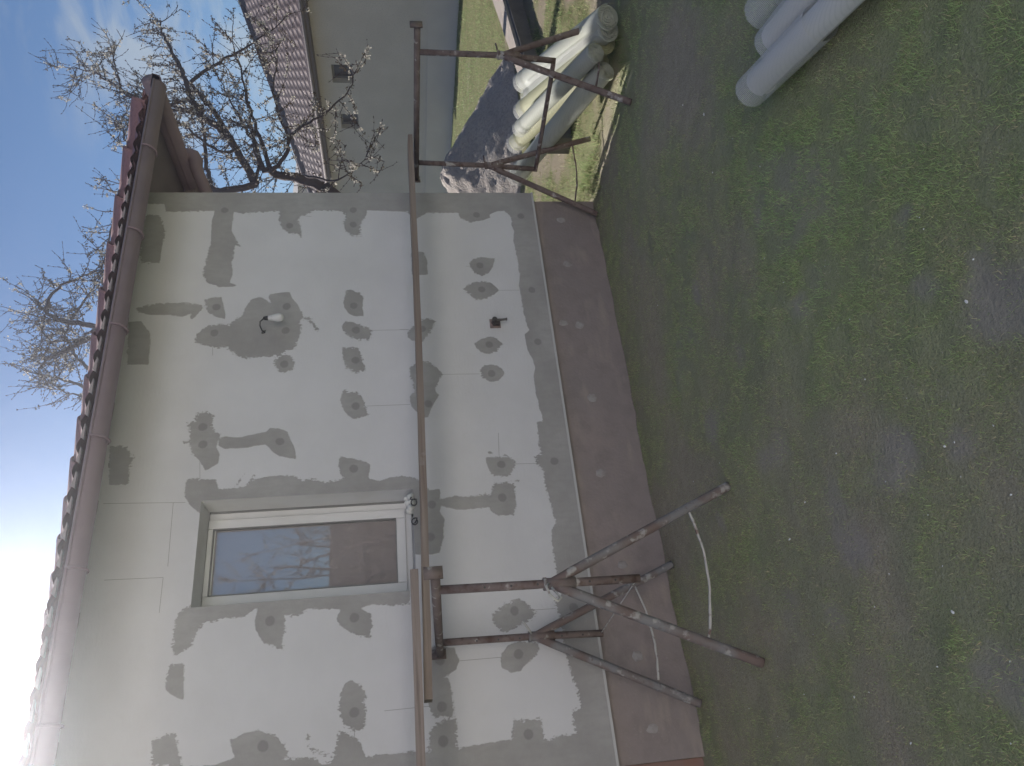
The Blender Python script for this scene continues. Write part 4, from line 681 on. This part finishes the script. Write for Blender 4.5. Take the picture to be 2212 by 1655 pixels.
# ---------------- trees ----------------
def fillpts(P,sub=5,wob=.03):
    P=[Vector(p) for p in P]; out=[]
    for i in range(len(P)-1):
        p0=P[max(i-1,0)];p1=P[i];p2=P[i+1];p3=P[min(i+2,len(P)-1)]
        for k in range(sub):
            t=k/sub; v=.5*((2*p1)+(-p0+p2)*t+(2*p0-5*p1+4*p2-p3)*t*t+(-p0+3*p1-3*p2+p3)*t**3)
            if i or k: v+=Vector((random.uniform(-wob,wob),random.uniform(-wob,wob),random.uniform(-wob,wob)))
            out.append(v)
    out.append(P[-1]); return out
def tree(name,label,limbs,trunk,dens=1.0,blossom=.5):
    root=empty(name,trunk[0],label,'tree','bare budding fruit trees'); T_=MB(); W=MB(); Bl=MB(); Bu=MB()
    T_.tube(fillpts(trunk[:-1],5,.02),[.16,trunk[-1]],10,jit=.06)
    def bud(p,d,s):
        u=d.orthogonal().normalized(); w=d.cross(u); W.add([p+u*s*.35,p-u*s*.18+w*s*.3,p-u*s*.18-w*s*.3,p+d*s],[(0,1,3),(1,2,3),(2,0,3)])
    def cluster(p,k,pale):
        mb=Bl if pale else Bu
        for _ in range(k):
            c_=p+Vector((random.gauss(0,.022),random.gauss(0,.022),random.gauss(0,.022)))
            nrm=Vector((random.gauss(0,1),random.gauss(0,1),random.gauss(0,1))).normalized(); u=nrm.orthogonal().normalized(); w=nrm.cross(u); s=random.uniform(.009,.017)*(1.3 if pale else 1.0)
            mb.add([c_+u*s,c_+w*s+nrm*s*.3,c_-u*s,c_-w*s+nrm*s*.3],[(0,1,2,3)])
    def twig(p,d,L,r,lvl,bf):
        n=max(4,int(L/.09)); pts=[p]; q=p.copy(); dd=d.copy()
        for i in range(n):
            up_=.10 if lvl==1 else .22
            dd=(dd+Vector((random.gauss(0,.10),random.gauss(0,.10),random.gauss(0,.10)+up_*.35))).normalized(); q=q+dd*(L/n); pts.append(q.copy())
        W.tube(pts,[r,max(.0022,r*.4)],5 if lvl==1 else 4,caps=False)
        for i,pt in enumerate(pts[1:]):
            dl=(pts[i+1]-pts[i]).normalized()
            for _ in range(2 if lvl==2 else 1):
                s=Vector((random.gauss(0,1),random.gauss(0,1),random.gauss(0,1))); s=(s-dl*s.dot(dl)).normalized(); bud(pt-dl*random.random()*.05,(s*.8+dl).normalized(),random.uniform(.018,.032))
        if lvl==1:
            for i in range(1,len(pts)):
                if random.random()<.62*dens:
                    s=Vector((random.gauss(0,1),random.gauss(0,1),random.gauss(0,.7)+.45)).normalized(); twig(pts[i],(s+dd*.5).normalized(),random.uniform(.12,.5),.0042,2,bf)
                if random.random()<bf*.9: cluster(pts[i],random.randint(6,16),random.random()<min(.95,.05+bf*.5))
        elif random.random()<.6: cluster(pts[random.randint(0,len(pts)-2)],random.randint(4,10),random.random()<.05+.45*bf)
    for P,r0,r1,kb in limbs:
        pts=fillpts(P,5,.018); T_.tube(pts,[r0,r1],8,jit=.08); n=len(pts)
        for i in range(2,n):
            fr_=i/(n-1); dl=(pts[i]-pts[i-1]); sl=dl.length; dl.normalize(); k=max(1,int(round(sl*2.8*dens*(.55+fr_)*(.6 if kb>1.1 else 1.0))))
            for _ in range(k):
                if random.random()<.72:
                    s=Vector((random.gauss(0,1),random.gauss(0,1),random.gauss(0,.8)+.3)); s=(s-dl*s.dot(dl)*.6).normalized()
                    twig(pts[i]+dl*random.uniform(-.5,.5)*sl,(s+dl*.45).normalized(),random.uniform(.25,.85)*(1.1-.35*fr_),.0085,1,blossom*kb)
            if random.random()<.6*blossom*kb: cluster(pts[i]+Vector((random.gauss(0,.04),random.gauss(0,.04),random.gauss(0,.04))),random.randint(6,12),random.random()<.3+.4*(kb-1))
        for _ in range(2): twig(pts[-1],(pts[-1]-pts[-2]).normalized(),random.uniform(.3,.7),.008,1,blossom*kb)
    tk=T_.build('trunk',MAT['bark'],root,True); W.build('twigs',MAT['twig'],root); Bl.build('blossom',MAT['petal'],root); Bu.build('buds',MAT['bud'],root)
    return root
tree('cherry_tree','blossoming fruit tree between the house corner and the grey building',DATA['tree1'],[(8.15,9.9,-.1),(8.2,9.9,.9),(8.35,9.85,1.9),DATA['tree1'][8][0][0],.10],1.0,.75)
tree('cherry_tree','bare budding tree rising behind the house roof',DATA['tree2'],[(6.9,11.7,-.1),(6.95,11.6,2.2),(7.0,11.5,4.6),DATA['tree2'][0][0][0],.06],1.1,.5)
# ---------------- across the yard, behind the camera (barn and tree mirrored in the window; house added for bounce light) ----------------
gb=empty('barn',(0,-13,0),'low brown barn across the yard, mirrored in the window','barn')
b=MB(); b.box((-9,-16,-.2),(12,-12.5,3.0)); b.build('wall',M('brown_barn_boards',(.045,.036,.032),.9,[(6,(.065,.05,.045),.4,.7,(6,1,.4))]),gb)
b=MB(); b.add([(-9.4,-12.1,2.9),(12.4,-12.1,2.9),(12.4,-14.3,4.1),(-9.4,-14.3,4.1),(12.4,-16.4,2.9),(-9.4,-16.4,2.9)],[(0,1,2,3),(3,2,4,5),(0,5,4,1),(0,3,5),(1,4,2)]); b.build('roof',M('dark_felt',(.06,.05,.05),.9),gb)
mh=empty('bounce_house',(-7,-6,0),'added two storey pale house behind the camera, bouncing light onto the shaded wall','house')  # added unseen house; its sunlit front bounces light onto the shaded wall
b=MB(); b.box((-17,-11,-.2),(2.6,-4.2,6.6)); b.build('wall',M('bounce_render',(.76,.735,.735),.9,[(1.5,(.72,.695,.69),.4,.7)],(40,.3,.004)),mh)
b=MB(); b.add([(-17.6,-3.9,6.6),(3.0,-3.9,6.6),(3.0,-7.6,8.8),(-17.6,-7.6,8.8),(3.0,-11.4,6.6),(-17.6,-11.4,6.6)],[(0,1,2,3),(3,2,4,5),(0,5,4,1),(0,3,5),(1,4,2)]); b.build('roof',MAT['tile'],mh)  # roof of the added bounce house
for x in (-13.5,-8.0,-4.0):
    for z in (1.0,3.9):
        f=MB(); f.box((x,-4.2,z),(x+1.2,-4.15,z+1.3)); fo=f.build('window',MAT['frame'],mh); g=MB(); g.box((x+.08,-4.149,z+.08),(x+1.12,-4.14,z+1.22)); g.build('pane',gm,fo)  # windows of the added bounce house
yl=[]
for k in range(14):
    x0=random.uniform(3.2,6.5); z0=random.uniform(2.2,4.5); pts=[(5+random.uniform(-.2,.2),-7,1.3+k*.05)]; dx=random.uniform(-3.2,3.2)
    for q in range(1,5): pts.append((5+dx*q/4,-7+random.uniform(-.8,.8),1.4+q*random.uniform(.35,.95)))
    yl.append([pts,.035,.008,1.0])
yt=tree('cherry_tree','bare tree across the yard, mirrored in the window',yl,[(5,-7,-.1),(5,-7,1.0),(5.05,-7,1.6),(5,-7,2.2),.05],1.5,.3)
# ---------------- added air volume imitating the lens flare veil ----------------
HZ=.0048
if HZ:
    b=MB(); b.box((-62,-62,-1.5),(62,62,9.7)); hm=bpy.data.materials.new('flare_veil_air'); hm.use_nodes=True; t=hm.node_tree; t.nodes.clear()
    o=t.nodes.new('ShaderNodeOutputMaterial'); v=t.nodes.new('ShaderNodeVolumePrincipled'); v.inputs['Color'].default_value=(.86,.90,1,1); v.inputs['Density'].default_value=HZ; v.inputs['Anisotropy'].default_value=.88
    t.links.new(v.outputs[0],o.inputs['Volume']); tag(b.build('flare_haze',hm),kind='stuff')
